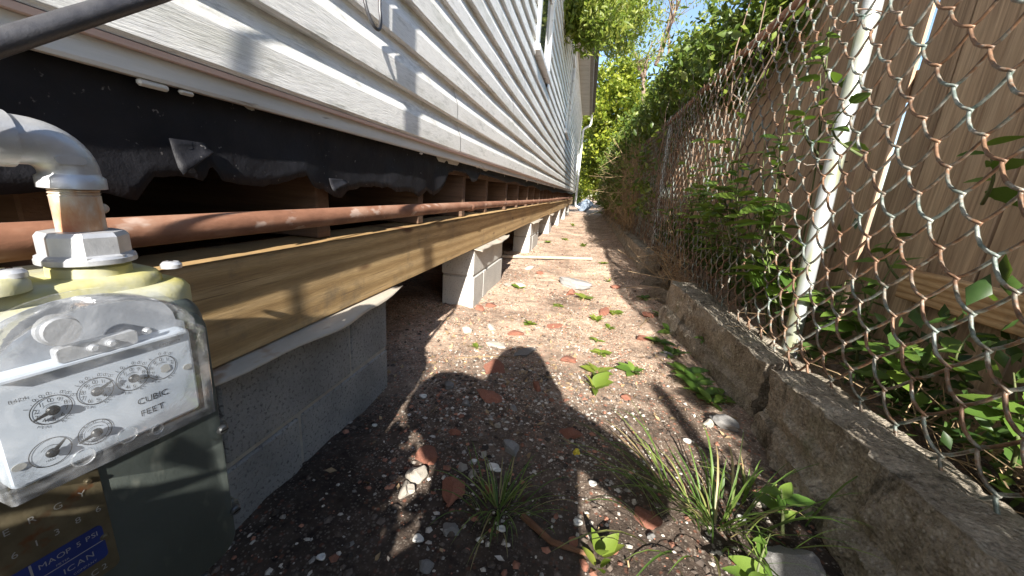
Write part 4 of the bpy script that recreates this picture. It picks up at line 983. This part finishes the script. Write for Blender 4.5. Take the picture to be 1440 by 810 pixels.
# single creeper sprays high on the mesh
for i, (px, py, X) in enumerate(((1175,48,0.69),(1150,150,0.69),(1095,205,0.68),(1215,140,0.70),(1395,200,0.92),(1270,330,0.93),(1380,470,0.90))):
    p = on_x(px, py, X); stem_plant((X+0.05, p.y+0.03, p.z-0.14), (X-0.02, p.y, p.z), 6, 0.075, SPL[i], 200+i, 'vine', ('leaf sprays in the mesh' if X < 0.8 else 'leaf sprays on the boards'), branches=0, name='vine_spray')

def undergrowth():
    g = np.random.default_rng(3); cs = []
    for _ in range(210):
        yy = g.uniform(0.35, 4.6); cs.append((g.uniform(0.76, 0.99), yy, 0.22+abs(g.normal())*0.10+(0.10 if yy > 1.7 else 0)))
    P = clump_points(cs, 14, 0.045, 4); P = P[(P[:,0] > 0.735) & (P[:,0] < 1.0)]
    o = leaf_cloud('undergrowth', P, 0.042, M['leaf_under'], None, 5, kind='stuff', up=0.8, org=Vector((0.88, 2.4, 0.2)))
    o['label'] = 'dense low undergrowth between the chain link and the boards'
undergrowth()
def brush(name, x0, x1, y0, y1, z0, z1, n, label, seed, r0=0.002, L=(0.15,0.45), vert=0.5):
    r = random.Random(seed); mb = MB()
    for _ in range(n):
        p = Vector((r.uniform(x0,x1), r.uniform(y0,y1), r.uniform(z0,z1))); d = Vector((r.gauss(0,0.5), r.gauss(0,1), r.gauss(0,vert)+0.15)).normalized()*r.uniform(*L)
        m_ = p+d*0.5+Vector((r.gauss(0,0.02), r.gauss(0,0.02), r.gauss(0,0.03)))
        mb.tube([p, m_, p+d], [r0, r0*0.8, r0*0.5], 3, False)
    o = mb.build(name, M['dry'], None, kind='stuff'); o['label'] = label; return o
brush('dry_brush', 0.62, 0.80, 2.35, 3.7, 0.03, 0.34, 300, 'tangle of dry brown stems filling the gap in the kerb', 1)
brush('leaf_litter', 0.76, 1.0, 0.3, 2.4, 0.20, 0.26, 260, 'dead stems lying between the chain link and the boards', 2, 0.0016, (0.06,0.25), 0.12)

# ------------------------------------------------------------------ ivy over the far fence
def ivy(y0, y1, xa, xb, ztop, label, seed, n, size, per=22, drape=0.5, zmin=0.2):
    g = np.random.default_rng(seed); root = thing('ivy', (0.95, (y0+y1)/2, 0.2), label, 'ivy', 'ivy thickets smothering the fence'); cs = []
    for _ in range(n):
        yy = g.uniform(y0, y1); zt = ztop + 0.30*nz(yy*0.8, seed) + 0.15*nz(yy*2.3, seed+4)
        if g.random() < drape: cs.append((xa + abs(g.normal())*0.05 - 0.05*g.random(), yy, g.uniform(0.45, zt)))
        else: cs.append((g.uniform(xa, xb), yy, max(zmin, zt - abs(g.normal())*0.28)))
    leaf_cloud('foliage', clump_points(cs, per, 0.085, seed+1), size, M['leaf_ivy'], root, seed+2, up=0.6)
    mb = MB(); r = random.Random(seed)
    for _ in range(16):
        yy = r.uniform(y0, y1); p = Vector((r.uniform(0.74,0.84), yy, 0.2)); ps = [p]
        while ps[-1].z < min(ztop-0.35, 1.6): ps.append(ps[-1]+Vector((r.gauss(0,0.02), r.gauss(0,0.07), r.uniform(0.12,0.22))))
        mb.tube(ps, [0.007*(1-0.6*i/len(ps)) for i in range(len(ps))], 5)
    mb.build('stems', M['bark'], root, smooth=True)
ivy(2.40, 4.6, 0.73, 1.25, 2.02, 'dark ivy spilling over the board fence top beyond the steel post', 11, 430, 0.055, drape=0.0, zmin=1.50)
ivy(4.3, 7.6, 0.68, 1.35, 2.15, 'dark ivy mass hanging over both fences past the lit mesh', 12, 620, 0.068, drape=0.07)
ivy(7.4, 11.5, 0.56, 1.4, 2.05, 'thick ivy drape hiding the far chain link', 13, 430, 0.085, drape=0.22)
ivy(11.3, 17.5, 0.54, 1.4, 2.1, 'last ivy thicket at the end of the fence', 14, 430, 0.10, drape=0.25)
brush('dry_vine_stems', 0.60, 0.74, 5.6, 15.5, 0.15, 1.45, 2400, 'curtain of dry brown vine stems on the far chain link', 5, 0.0035, (0.25,0.7), 1.6)

# ------------------------------------------------------------------ trees and shrubs beyond
def branch(mb, p, d, L, r, lev, rs, tips, up=0.15, nseg=6):
    pts = [Vector(p)]; rr = [r]; d = Vector(d).normalized()
    for i in range(nseg):
        d = (d + Vector((rs.gauss(0,0.11), rs.gauss(0,0.11), rs.gauss(0,0.07)+up*0.25))).normalized()
        pts.append(pts[-1]+d*(L/nseg)); rr.append(r*(1-0.75*(i+1)/nseg))
    mb.tube(pts, rr, 7 if lev == 0 else 5)
    if lev >= 2: tips += pts[2:]
    else:
        tips += pts[4:]
        for q in range(4 if lev == 0 else 4):
            k = rs.randint(2, nseg); dd = (d + Vector((rs.gauss(0,0.8), rs.gauss(0,0.8), rs.gauss(0.1,0.5)))).normalized()
            branch(mb, pts[k], dd, L*rs.uniform(0.45,0.7), rr[k]*0.7, lev+1, rs, tips, up, 5)
def tree(name, base, trunk_pts, r0, limbs, label, leafm, per, spread, size, seed, extra=(), group='trees behind the alley', droop=0.0, asp=0.45, thin=5):
    rs = random.Random(seed); root = thing(name, base, label, 'tree', group); mb = MB(); tips = []
    tp_ = [Vector(p) for p in trunk_pts]; mb.tube(tp_, [r0*(1-0.55*i/(len(tp_)-1)) for i in range(len(tp_))], 10)
    for (p, d, L, r) in limbs: branch(mb, p, d, L, r, 0, rs, tips)
    mb.build('trunk', M['bark'], root, smooth=True)
    cs = [tuple(t) for t in tips[::thin]] + list(extra)
    leaf_cloud('crown', clump_points(cs, per, spread, seed), size, leafm, root, seed+1, droop=droop, asp=asp)
    return root
def blob(c, rad, n, seed, hollow=0.55):
    g = np.random.default_rng(seed); v = g.normal(size=(n,3)); v /= np.linalg.norm(v, axis=1)[:,None]
    f = (hollow + (1-hollow)*g.random(n))[:,None]; lump = np.array([1+0.22*nz(*(p*2.2+seed)) for p in v])[:,None]
    return [tuple(p) for p in (np.array(c) + v*f*lump*np.array(rad))]
# airy tree whose limbs cross the patch of sky
tb = on_y(905, 268, 15.0); T1 = on_y(905, 175, 15.0); T2 = on_y(905, 105, 15.0)
tips_at = lambda px, py, Y: on_y(px, py, Y)
limbs = []
for (px0, py0, px1, py1, Y1_, r) in ((905,110,880,60,14.5,0.07), (880,62,838,30,12.5,0.05), (905,110,912,70,15,0.07), (922,90,952,8,15.5,0.05), (922,92,972,0,15.5,0.06), (940,80,955,10,16,0.05)):
    a = on_y(px0, py0, 15.0); b = on_y(px1, py1, Y1_); limbs.append((a, b-a, (b-a).length*1.25, r))
ex = []
for (px, py, Y, rad, n) in ((812,20,6.2,0.22,26),(836,8,6.5,0.28,30),(850,40,7.5,0.28,24),(868,22,9.6,0.42,26),(895,10,10.0,0.42,22),(830,55,6.6,0.15,7),(868,60,10.5,0.4,16),(905,35,11,0.4,10),(1000,2,14,0.6,8),(905,70,14,0.5,6)):
    ex += blob(on_y(px, py, Y), (rad,rad*1.3,rad*0.8), n*2, px)
tree('airy_tree', (tb.x, 15.0, 0), [(tb.x, 15.0, 0), tb+Vector((0,0,0.6)), T1, T2], 0.13, limbs, 'airy pale barked tree whose thin limbs cross the blue sky', M['leaf_airy'], 24, 0.12, 0.105, 41, ex, droop=0.8, asp=0.36)
# the limb that carries the overhanging leaves
def bushy(name, c, rad, label, m, n, per, spread, size, seed, trunk_r=0.12, cat='tree', group='trees behind the alley'):
    root = thing(name, (c[0], c[1], 0), label, cat, group); mb = MB(); rs = random.Random(seed); tips = []
    top = Vector(c); mb.tube([(c[0], c[1], -0.05), (c[0]+0.05, c[1], c[2]*0.5), tuple(top)], [trunk_r, trunk_r*0.8, trunk_r*0.4], 8)
    for q in range(7):
        a = q*0.9; branch(mb, top*0.7+Vector((c[0],c[1],0))*0.3, (math.cos(a), math.sin(a), 0.5), max(rad)*0.8, trunk_r*0.4, 1, rs, tips)
    mb.build('trunk', M['bark'], root, smooth=True)
    cs = blob(c, rad, n, seed) + [tuple(t) for t in tips[::3]]
    leaf_cloud('crown', clump_points(cs, per, spread, seed), size, m, root, seed+1, asp=0.55, up=0.4)
    return root
def at(px, py, Y): return on_y(px, py, Y)
c = at(868, 160, 22); bushy('bright_tree', c, (1.6, 2.0, 2.9), 'tall bright green tree closing the end of the alley', M['leaf_bright'], 420, 40, 0.20, 0.18, 51)
c = at(838, 240, 24); bushy('sunlit_shrub', c, (1.0, 1.4, 1.7), 'low yellow green shrub beside the far downpipe', M['leaf_bright'], 260, 40, 0.16, 0.13, 52, 0.06, 'shrub')
c = at(960, 225, 19); bushy('dark_tree', c, (1.5, 2.0, 1.2), 'darker green tree behind the ivy covered fence', M['leaf_ivy'], 280, 32, 0.2, 0.14, 53)
c = at(812, 215, 30); bushy('bright_tree', c, (2.6, 2.5, 3.6), 'distant green tree behind the house corner', M['leaf_bright'], 420, 40, 0.26, 0.19, 55)
# crumpled tarp at the alley end
tc_ = on_z(826, 281, 0.05)
rock('tarp_bundle', Vector((-0.10, 18.2, 0.28)), (0.32,0.5,0.36), M['tarp'], 'crumpled blue grey tarp bundle at the far end of the alley', 'tarp', seed=77, sub=3)

# ------------------------------------------------------------------ things on the ground
def gpos(px, py, dz=0.0):
    p = on_z(px, py, 0.0)
    for _ in range(3): p = on_z(px, py, gh(p.x, p.y))
    p.z += dz; return p
BR = [(599,643,0.050,0.030,0.022),(636,695,0.050,0.038,0.024),(801,611,0.042,0.026,0.016),(906,730,0.042,0.030,0.016),(804,764,0.016,0.013,0.011),(860,771,0.022,0.014,0.010),(821,796,0.014,0.011,0.009),
      (688,558,0.060,0.045,0.014),(695,523,0.085,0.05,0.012),(801,507,0.060,0.035,0.015),(690,430,0.06,0.04,0.02),(674,435,0.04,0.04,0.02),(760,385,0.06,0.05,0.02),(803,413,0.07,0.05,0.03),(850,440,0.07,0.05,0.02),(905,477,0.06,0.04,0.022),(912,445,0.05,0.05,0.02),(865,405,0.05,0.05,0.02),(724,470,0.05,0.03,0.015),(780,460,0.06,0.04,0.012),(880,560,0.03,0.02,0.012),(690,690,0.02,0.016,0.012),(755,545,0.03,0.02,0.014),(640,610,0.02,0.016,0.012)]
BLAB = {0:'broken red brick end standing in the sun patch', 1:'dark brown brick chunk beside the thin grass tuft', 3:'flat triangular red brick shard near the thick grass tuft', 8:'worn brick slab set flush in the path', 7:'dusky red brick slab half sunk in the gravel heap'}
for i, (px, py, a, b, h) in enumerate(BR):
    rock('brick_fragment', gpos(px, py, h*0.25), (a, b, h), M['brick'], BLAB.get(i, 'small broken red brick fragment lying in the dirt'), 'brick', 'red brick fragments in the path', seed=200+i)
ST = [(690,461,0.035,0.026,0.02,'stone'),(655,466,0.034,0.026,0.022,'stone'),(697,487,0.06,0.04,0.016,'stone'),(718,632,0.034,0.026,0.018,'greystone'),(585,672,0.034,0.030,0.020,'stone'),(570,690,0.03,0.02,0.014,'stone'),
      (737,497,0.085,0.05,0.012,'greystone'),(808,402,0.20,0.13,0.045,'greystone'),(636,746,0.026,0.020,0.015,'greystone'),(597,801,0.018,0.015,0.013,'greystone'),(996,597,0.024,0.02,0.014,'stone'),(1023,600,0.06,0.04,0.022,'greystone'),
      (1067,709,0.02,0.014,0.010,'stone'),(730,362,0.05,0.04,0.03,'stone'),(745,378,0.06,0.03,0.02,'stone'),(715,402,0.03,0.05,0.02,'stone'),(730,402,0.03,0.05,0.02,'stone'),(632,545,0.03,0.022,0.018,'greystone'),(577,690,0.02,0.02,0.012,'stone'),(650,660,0.018,0.015,0.012,'stone'),(664,668,0.014,0.012,0.010,'stone'),(680,640,0.016,0.013,0.011,'stone'),
      (700,600,0.014,0.013,0.012,'stone'),(655,570,0.02,0.016,0.014,'greystone'),(722,575,0.016,0.013,0.011,'greystone'),(892,707,0.009,0.008,0.007,'stone'),(915,755,0.016,0.013,0.01,'greystone'),(1120,800,0.06,0.05,0.035,'greystone'),(935,500,0.04,0.03,0.02,'greystone'),(960,470,0.05,0.035,0.02,'greystone')]
SLAB_ = {4:'white stone chunk lying in the small sun patch', 7:'large dark rubble lump in the sunlit path before the loose conduit', 6:'flat grey stone slab where the path turns sunny', 11:'flat dull stone at the crack between the kerb slabs', 3:'angular grey stone on the gravel heap', 27:'rounded grey stone at the foot of the tall kerb slab'}
for i, (px, py, a, b, h, k) in enumerate(ST):
    rock('stone', gpos(px, py, h*0.3), (a, b, h), M[k], SLAB_.get(i, 'small pale stone lying in the dirt' if k == 'stone' else 'small grey stone lying in the dirt'), 'stone', 'pale stones in the path' if k == 'stone' else 'grey stones in the path', seed=300+i)
def shell_bit(px, py, r, i, label, group='white shell bits on the soil'):
    mb = MB(); n = 14; vs = []; c = gpos(px, py, 0.004); rs = random.Random(i)
    for ring, (f, h) in enumerate(((1.0, 0.0), (0.86, 0.35), (0.55, 0.30), (0.25, 0.12))):
        for k in range(n):
            a = 2*math.pi*k/n; w = 1+0.12*math.sin(3*a+i)+0.06*math.sin(7*a); vs.append((c.x+r*f*w*math.cos(a), c.y+r*f*w*0.8*math.sin(a), c.z+r*h))
    fs = [(q*n+k, q*n+(k+1)%n, (q+1)*n+(k+1)%n, (q+1)*n+k) for q in range(3) for k in range(n)] + [tuple(range(3*n, 4*n)), tuple(range(n-1,-1,-1))]
    o = mb.add(vs, fs).build('shell', M['shell'], None, smooth=True); tag(o, label, 'shell', group)
for i, (px, py, r) in enumerate(((693,659,0.016),(812,737,0.011),(588,760,0.012),(675,762,0.008),(705,746,0.010),(595,559,0.014),(966,622,0.013),(833,682,0.011),(700,663,0.010),(1041,731,0.011),(452,786,0.009),(527,600,0.008),(667,650,0.008))):
    shell_bit(px, py, r, i, 'white oyster shell beside the thin grass tuft' if i == 0 else 'small white shell bit on the dark soil')
tag(rock('plastic_scrap', gpos(810, 638, 0.006), (0.011,0.013,0.009), M['yellow'], 'crumpled yellow scrap on the dark soil', 'scrap', seed=5), 'crumpled yellow scrap on the dark soil', 'scrap')
def stick(pts, r, m, name, label, cat, group=None):
    return tag(autosmooth(MB().tube(pts, r, 7).build(name, m, None)), label, cat, group)
a, b = gpos(705, 364, 0.014), gpos(832, 367, 0.012)
stick([a.lerp(b, t)+Vector((0,0.01*math.sin(3*t),0.012)) for t in np.linspace(0,1,8)], 0.016, M['tan'], 'loose_conduit', 'straight tan conduit lying across the path from the third pier gap', 'conduit')
p1, p2, p3 = gpos(735,728,0.006), gpos(775,765,0.006), gpos(835,785,0.005)
stick([p1, p2, p3], [0.008,0.007,0.004], M['wood_old'], 'twig', 'dark rotten twig half buried between the grass tufts', 'twig')
for i, (x0,y0_,x1,y1_) in enumerate(((862,610,900,645),(985,430,1003,428),(900,460,930,435),(640,505,720,503),(880,790,884,800))):
    stick([gpos(x0,y0_,0.004), gpos((x0+x1)/2,(y0_+y1_)/2,0.010), gpos(x1,y1_,0.004)], 0.0022, M['dry'], 'twig', 'thin dry straw coloured twig on the dirt', 'twig', 'thin dry twigs on the path')
# gravel: uncountable crumbs
def crumbs(name, spots, smin, smax, m, label, seed):
    g = random.Random(seed); v0 = [Vector(p) for p in ((0,0,1),(0.9,0,0.1),(0.2,0.9,0),(-0.8,0.4,0.1),(-0.5,-0.8,0),(0.4,-0.8,0.15),(0,0,-0.6))]
    f0 = [(0,1,2),(0,2,3),(0,3,4),(0,4,5),(0,5,1),(6,2,1),(6,3,2),(6,4,3),(6,5,4),(6,1,5)]
    mb = MB()
    for (x, y) in spots:
        s_ = smin + (smax-smin)*g.random()**3; a = g.uniform(0,6.28); ca, sa = math.cos(a), math.sin(a); z = gh(x,y)+s_*0.2
        ax, ay, az_ = s_*g.uniform(0.6,1.3), s_*g.uniform(0.6,1.3), s_*g.uniform(0.4,0.8)
        mb.add([(x+(p.x*ca-p.y*sa)*ax*g.uniform(0.8,1.2), y+(p.x*sa+p.y*ca)*ay*g.uniform(0.8,1.2), z+p.z*az_) for p in v0], f0)
    o = mb.build(name, m, None, kind='stuff'); o['label'] = label
def scatter(n, seed, heap=0.35, ymax=9.0):
    g = random.Random(seed); out = []
    while len(out) < n:
        if g.random() < heap: x, y = g.gauss(-0.14,0.22), g.gauss(1.10,0.28)
        else: y = 0.35+(ymax-0.35)*g.random()**2.2; x = g.uniform(-0.95, 0.56)
        if x < -0.62 and (y < 1.11 or 2.12 < y < 2.92): continue
        if nz(x*4.3, y*3.1, seed*0.1)*0.5+nz(x*11, y*9, 3)*0.35+0.32 < g.random()*0.75: continue
        if 0.3 < y and x < 0.60: out.append((x, y))
    return out
crumbs('pale_gravel', scatter(4200, 1, 0.45), 0.0016, 0.0085, M['chips_pale'], 'pale shell and stone chips strewn over the soil', 1)
crumbs('brick_crumbs', scatter(1700, 2, 0.2), 0.002, 0.011, M['chips_red'], 'red brick crumbs strewn over the path', 2)
crumbs('soil_clods', scatter(3000, 3, 0.3), 0.003, 0.012, M['chips_dark'], 'dark soil clods and grey chips on the path', 3)

def litter(n, size, m, label, seed, name):
    g = random.Random(seed); P = []
    for (x, y) in scatter(n, seed, 0.08, 11.0):
        if y < 1.15 and g.random() < 0.85: continue
        P.append((x, y, gh(x, y)+0.003))
    o = leaf_cloud(name, P, size, m, None, seed, kind='stuff', up=6.0, org=Vector((0,3,0))); o['label'] = label
litter(2600, 0.020, M['dry'], 'dry brown leaf flakes littering the dirt path', 21, 'leaf_litter')
litter(1500, 0.013, M['chips_pale'], 'pale flat flakes littering the dirt path', 22, 'pale_litter')

# path weeds, each leaf its own
def rosette(px, py, n, size, label, group, seed, flat=0.35, name='path_weed', leaves=LW):
    r = random.Random(seed); p = gpos(px, py, 0.002); root = thing(name, p, label, 'weed', group)
    for k in range(n):
        a = k*2.4+r.uniform(-0.3,0.3); d = Vector((math.cos(a), math.sin(a), r.uniform(flat*0.4, flat*1.6)))
        put_leaf(r.choice(leaves), root, p+d*0.004, d, size*r.uniform(0.6,1.15)*1.25, r.uniform(-0.3,0.3))
WP = [(840,525,.055),(835,547,.055),(845,497,.055),(838,480,.05),(838,452,.05),(862,440,.05),(822,420,.06),(745,458,.045),(670,489,.045),(730,406,.05),(820,347,.07),(795,337,.07),(770,341,.07),(855,397,.05),(740,361,.05),(848,371,.05),(805,318,.08),(785,430,.045),(857,462,.05)]
for i, (px, py, s_) in enumerate(WP): rosette(px, py, (11,8,14,7,10)[i % 5], s_*(0.95,0.8,0.9,1.0,0.65)[i*3 % 5], 'small bright green weed rosette in the sunlit path', 'weeds in the sunny path', 400+i, flat=(0.35,0.8,0.2)[i % 3], leaves=(LW, LW2)[i % 2])
WK = [(890,523,.055),(928,482,.06),(945,500,.06),(962,524,.065),(978,541,.06),(990,556,.06),(1000,567,.05),(905,420,.06),(930,445,.06),(945,468,.06)]
for i, (px, py, s_) in enumerate(WK): rosette(px, py, 8, s_, 'green broad leaved weed in the shade along the kerb foot', 'weeds along the kerb foot', 450+i, leaves=LF, name='kerb_weed')
p = on_x(1040, 548, 0.60); stem_plant((0.60, p.y, p.z-0.10), (0.52, p.y-0.02, p.z), 9, 0.075, 'star shaped weed growing from the crack between kerb slabs', 501, 'weed', None, branches=1, name='crack_weed')
p = on_x(990, 472, 0.58); stem_plant((0.60, p.y, p.z-0.02), (0.555, p.y, p.z), 6, 0.035, 'tiny weed sprig on the stepped kerb face', 502, 'weed', None, branches=0, name='crack_weed')
for i, (px, py, lab) in enumerate(((1100,725,'broad leaved weed leaning on the tall kerb slab'),(1085,795,'low broad leaved weed at the foot of the tall kerb slab'))):
    p = gpos(px, py+25); stem_plant(p, p+Vector((-0.02,0.01,0.10)), 10, 0.055, lab, 510+i, 'weed', None, branches=1, name='kerb_weed', lean=-0.2)
rosette(843, 785, 4, 0.05, 'single upright seedling between the two grass tufts', None, 520, flat=1.6)
rosette(840, 800, 3, 0.03, 'tiny seedling below the rotten twig', None, 521, flat=1.2)
# grass tufts
def tuft(px, py, n, L, spread, label, seed, wid=0.0032, lean=(0,0)):
    r = random.Random(seed); c = gpos(px, py); mb = MB()
    for _ in range(n):
        a = r.uniform(0, 6.28); q = abs(r.gauss(0, spread)); bx, by = c.x+q*math.cos(a), c.y+q*math.sin(a)*0.8; bz = gh(bx, by)-0.003
        d = Vector((math.cos(a)*r.uniform(0.2,1.0)+lean[0], math.sin(a)*r.uniform(0.2,1.0)+lean[1], 0)); l = L*r.uniform(0.45,1.15); w = wid*r.uniform(0.6,1.3); rise = r.uniform(0.55,1.0); sag = r.uniform(0.5,1.2)
        sd = Vector((-d.y, d.x, 0)); sd = sd.normalized() if sd.length > 0.01 else Vector((1,0,0)); vs = []; m_ = 6
        for k in range(m_+1):
            t = k/m_; p_ = Vector((bx,by,bz)) + d*l*t*0.75 + Vector((0,0,l*(rise*t - sag*0.55*t*t))); p_.z = max(p_.z, bz+0.002)
            ww = w*(1-t)**0.6 if k else w*0.7
            vs += [p_-sd*ww, p_+Vector((0,0,-ww*0.5)), p_+sd*ww]
        mb.add(vs, [(k*3+i, k*3+i+1, k*3+i+4, k*3+i+3) for k in range(m_) for i in range(2)])
    o = mb.build('grass_tuft', M['grass'], None, smooth=True); return tag(o, label, 'grass', None)
tuft(700, 715, 90, 0.21, 0.045, 'thin dark grass tuft in the shaded soil', 1, 0.0019)
tuft(1005, 740, 105, 0.34, 0.085, 'thick bright grass tuft with long blades by the tall kerb slab', 2, 0.0030, (-0.15, -0.1))
tuft(845, 300, 160, 0.30, 0.16, 'grass clump at the kerb foot far down the alley', 3, 0.006)
tuft(1050, 700, 24, 0.20, 0.02, 'few upright grass blades against the tall kerb slab', 4, 0.002, (0.1,0.1))

# ------------------------------------------------------------------ behind the camera: photographer, and unseen shrubs added only to shade the near ground
def person():
    J = [((0.06,-0.60,0.36),0.185),((0.06,-0.54,0.52),0.18),((0.075,-0.46,0.66),0.15),((0.075,-0.36,0.775),0.075),((0.068,-0.31,0.84),0.052),((0.062,-0.285,0.90),0.080),((0.060,-0.275,0.965),0.074),((0.060,-0.28,1.005),0.035)]
    E_ = [(i, i+1) for i in range(7)]
    def chain(start, pts):
        k = start
        for p_, r_ in pts: J.append((p_, r_)); E_.append((k, len(J)-1)); k = len(J)-1
        return k
    hr = chain(2, [((0.205,-0.37,0.80),0.085),((0.41,-0.27,0.60),0.062),((0.25,-0.17,0.63),0.036),((0.115,-0.115,0.665),0.026),((0.085,-0.10,0.675),0.030)])
    hl = chain(2, [((-0.08,-0.37,0.80),0.088),((-0.275,-0.30,0.775),0.122),((-0.17,-0.19,0.70),0.048),((-0.10,-0.115,0.675),0.026),((-0.075,-0.10,0.68),0.030)])
    for h, s_ in ((hr, 1), (hl, -1)):
        for q in range(4):
            zz = 0.70-0.018*q; ln = (0.9,1.0,0.95,0.75)[q]
            chain(h, [((s_*0.085,-0.085,zz),0.009),((s_*(0.085-0.022*ln),-0.066,zz),0.0085),((s_*(0.085-0.048*ln),-0.060,zz-0.003),0.0075)])
        chain(h, [((s_*0.075,-0.105,0.700),0.010),((s_*0.050,-0.092,0.712),0.0085)])
    for s_, kx in ((1, 0.35), (-1, -0.13)):
        chain(0, [((0.09+s_*0.10,-0.60,0.34),0.095),((kx,-0.29,0.45),0.095),((kx-0.01*s_,-0.42,0.20),0.052),((kx-0.01*s_,-0.46,0.06),0.042),((kx,-0.33,0.035),0.038),((kx,-0.26,0.03),0.028)])
    me = bpy.data.meshes.new('body'); me.from_pydata([j[0] for j in J], E_, []); o = bpy.data.objects.new('body_tmp', me); C.objects.link(o)
    sk = o.modifiers.new('skin', 'SKIN'); sk.use_smooth_shade = True
    for v, (p_, r_) in zip(me.skin_vertices[0].data, J): v.radius = (r_, r_); v.use_root = False
    me.skin_vertices[0].data[0].use_root = True
    o.modifiers.new('sub', 'SUBSURF').levels = 1; o.modifiers['sub'].render_levels = 1
    dg = bpy.context.evaluated_depsgraph_get(); dg.update(); ev = bpy.data.meshes.new_from_object(o.evaluated_get(dg)); bpy.data.objects.remove(o)
    ev.materials.clear()
    for k in ('shirt','skin','jeans'): ev.materials.append(M[k])
    for pg in ev.polygons:
        c_ = pg.center; pg.material_index = 1 if (c_.z > 0.835 and c_.y > -0.42) or (c_.y > -0.19 and c_.z > 0.55) else 2 if c_.z < 0.47 else 0; pg.use_smooth = True
    org = Vector((0.09,-0.42,0.0)); ev.transform(Matrix.Translation(-org)); ev.name = 'body'
    root = thing('person', org, 'crouching person in grey shirt and jeans holding up a phone', 'person'); mesh_obj('body', ev, root)
    mb = MB(); n = 16
    for st, th in ((0,0),): mb.lathe([(0.150,-0.150),(0.132,-0.10),(0.116,-0.04),(0.108,0.01),(0.094,0.055),(0.06,0.082),(0.012,0.090)], n, Matrix.Translation((0.060,-0.295,0.935)) @ Matrix.Rotation(0.25,4,'X'))
    mb.build('hair', M['hair'], root, smooth=True)
    for s_ in (-1,1): MB().lathe([(0.004,-0.006),(0.011,-0.003),(0.012,0.003),(0.004,0.006)], 10, Matrix.Translation((0.060+s_*0.031,-0.212,0.925)) @ Matrix.Rotation(math.pi/2,4,'X')).build('eye', M['shell'], root, smooth=True)
    MB().tube([(0.061,-0.205,0.925),(0.061,-0.188,0.905),(0.061,-0.196,0.895)], [0.007,0.011,0.008], 8).build('nose', M['skin'], root, smooth=True)
person()
ph = MB().box((-0.075,-0.010,-0.037),(0.075,-0.002,0.037),0.003)
pho = mesh_obj('phone', ph.mesh('phone', M['pointer']), None, Vector((0.0,-0.045,CAMZ-0.0))); tag(pho, 'slim black phone held up in both hands', 'phone')
pho.rotation_euler = (math.radians(-14), 0, math.radians(11))
def shade_caster(c, rad, n, per, size, label, seed):  # out-of-view foliage, put in only for the shade it casts
    root = thing('shrub', (c[0], c[1], 0), label, 'shrub'); mb = MB(); rs = random.Random(seed)
    for q in range(8):
        e = Vector(c)+Vector((rs.gauss(0,rad[0]*0.5), rs.gauss(0,rad[1]*0.5), rs.uniform(-0.1,0.3)*rad[2])); mb.tube([(c[0],c[1],-0.02), ((c[0]+e.x)/2,(c[1]+e.y)/2, e.z*0.55), e], [0.012,0.009,0.004], 5)
    mb.build('stems', M['bark'], root, smooth=True)
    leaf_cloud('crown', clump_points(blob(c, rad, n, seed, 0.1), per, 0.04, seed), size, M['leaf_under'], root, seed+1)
shade_caster((-0.335,-0.42,0.38), (0.15,0.11,0.36), 270, 26, 0.055, 'low dense shrub added unseen to shade the ground beside the house', 61)
shade_caster((0.84,-0.85,0.80), (0.10,0.40,0.75), 70, 16, 0.060, 'upright shrub added unseen to dapple the ground along the fence', 62)
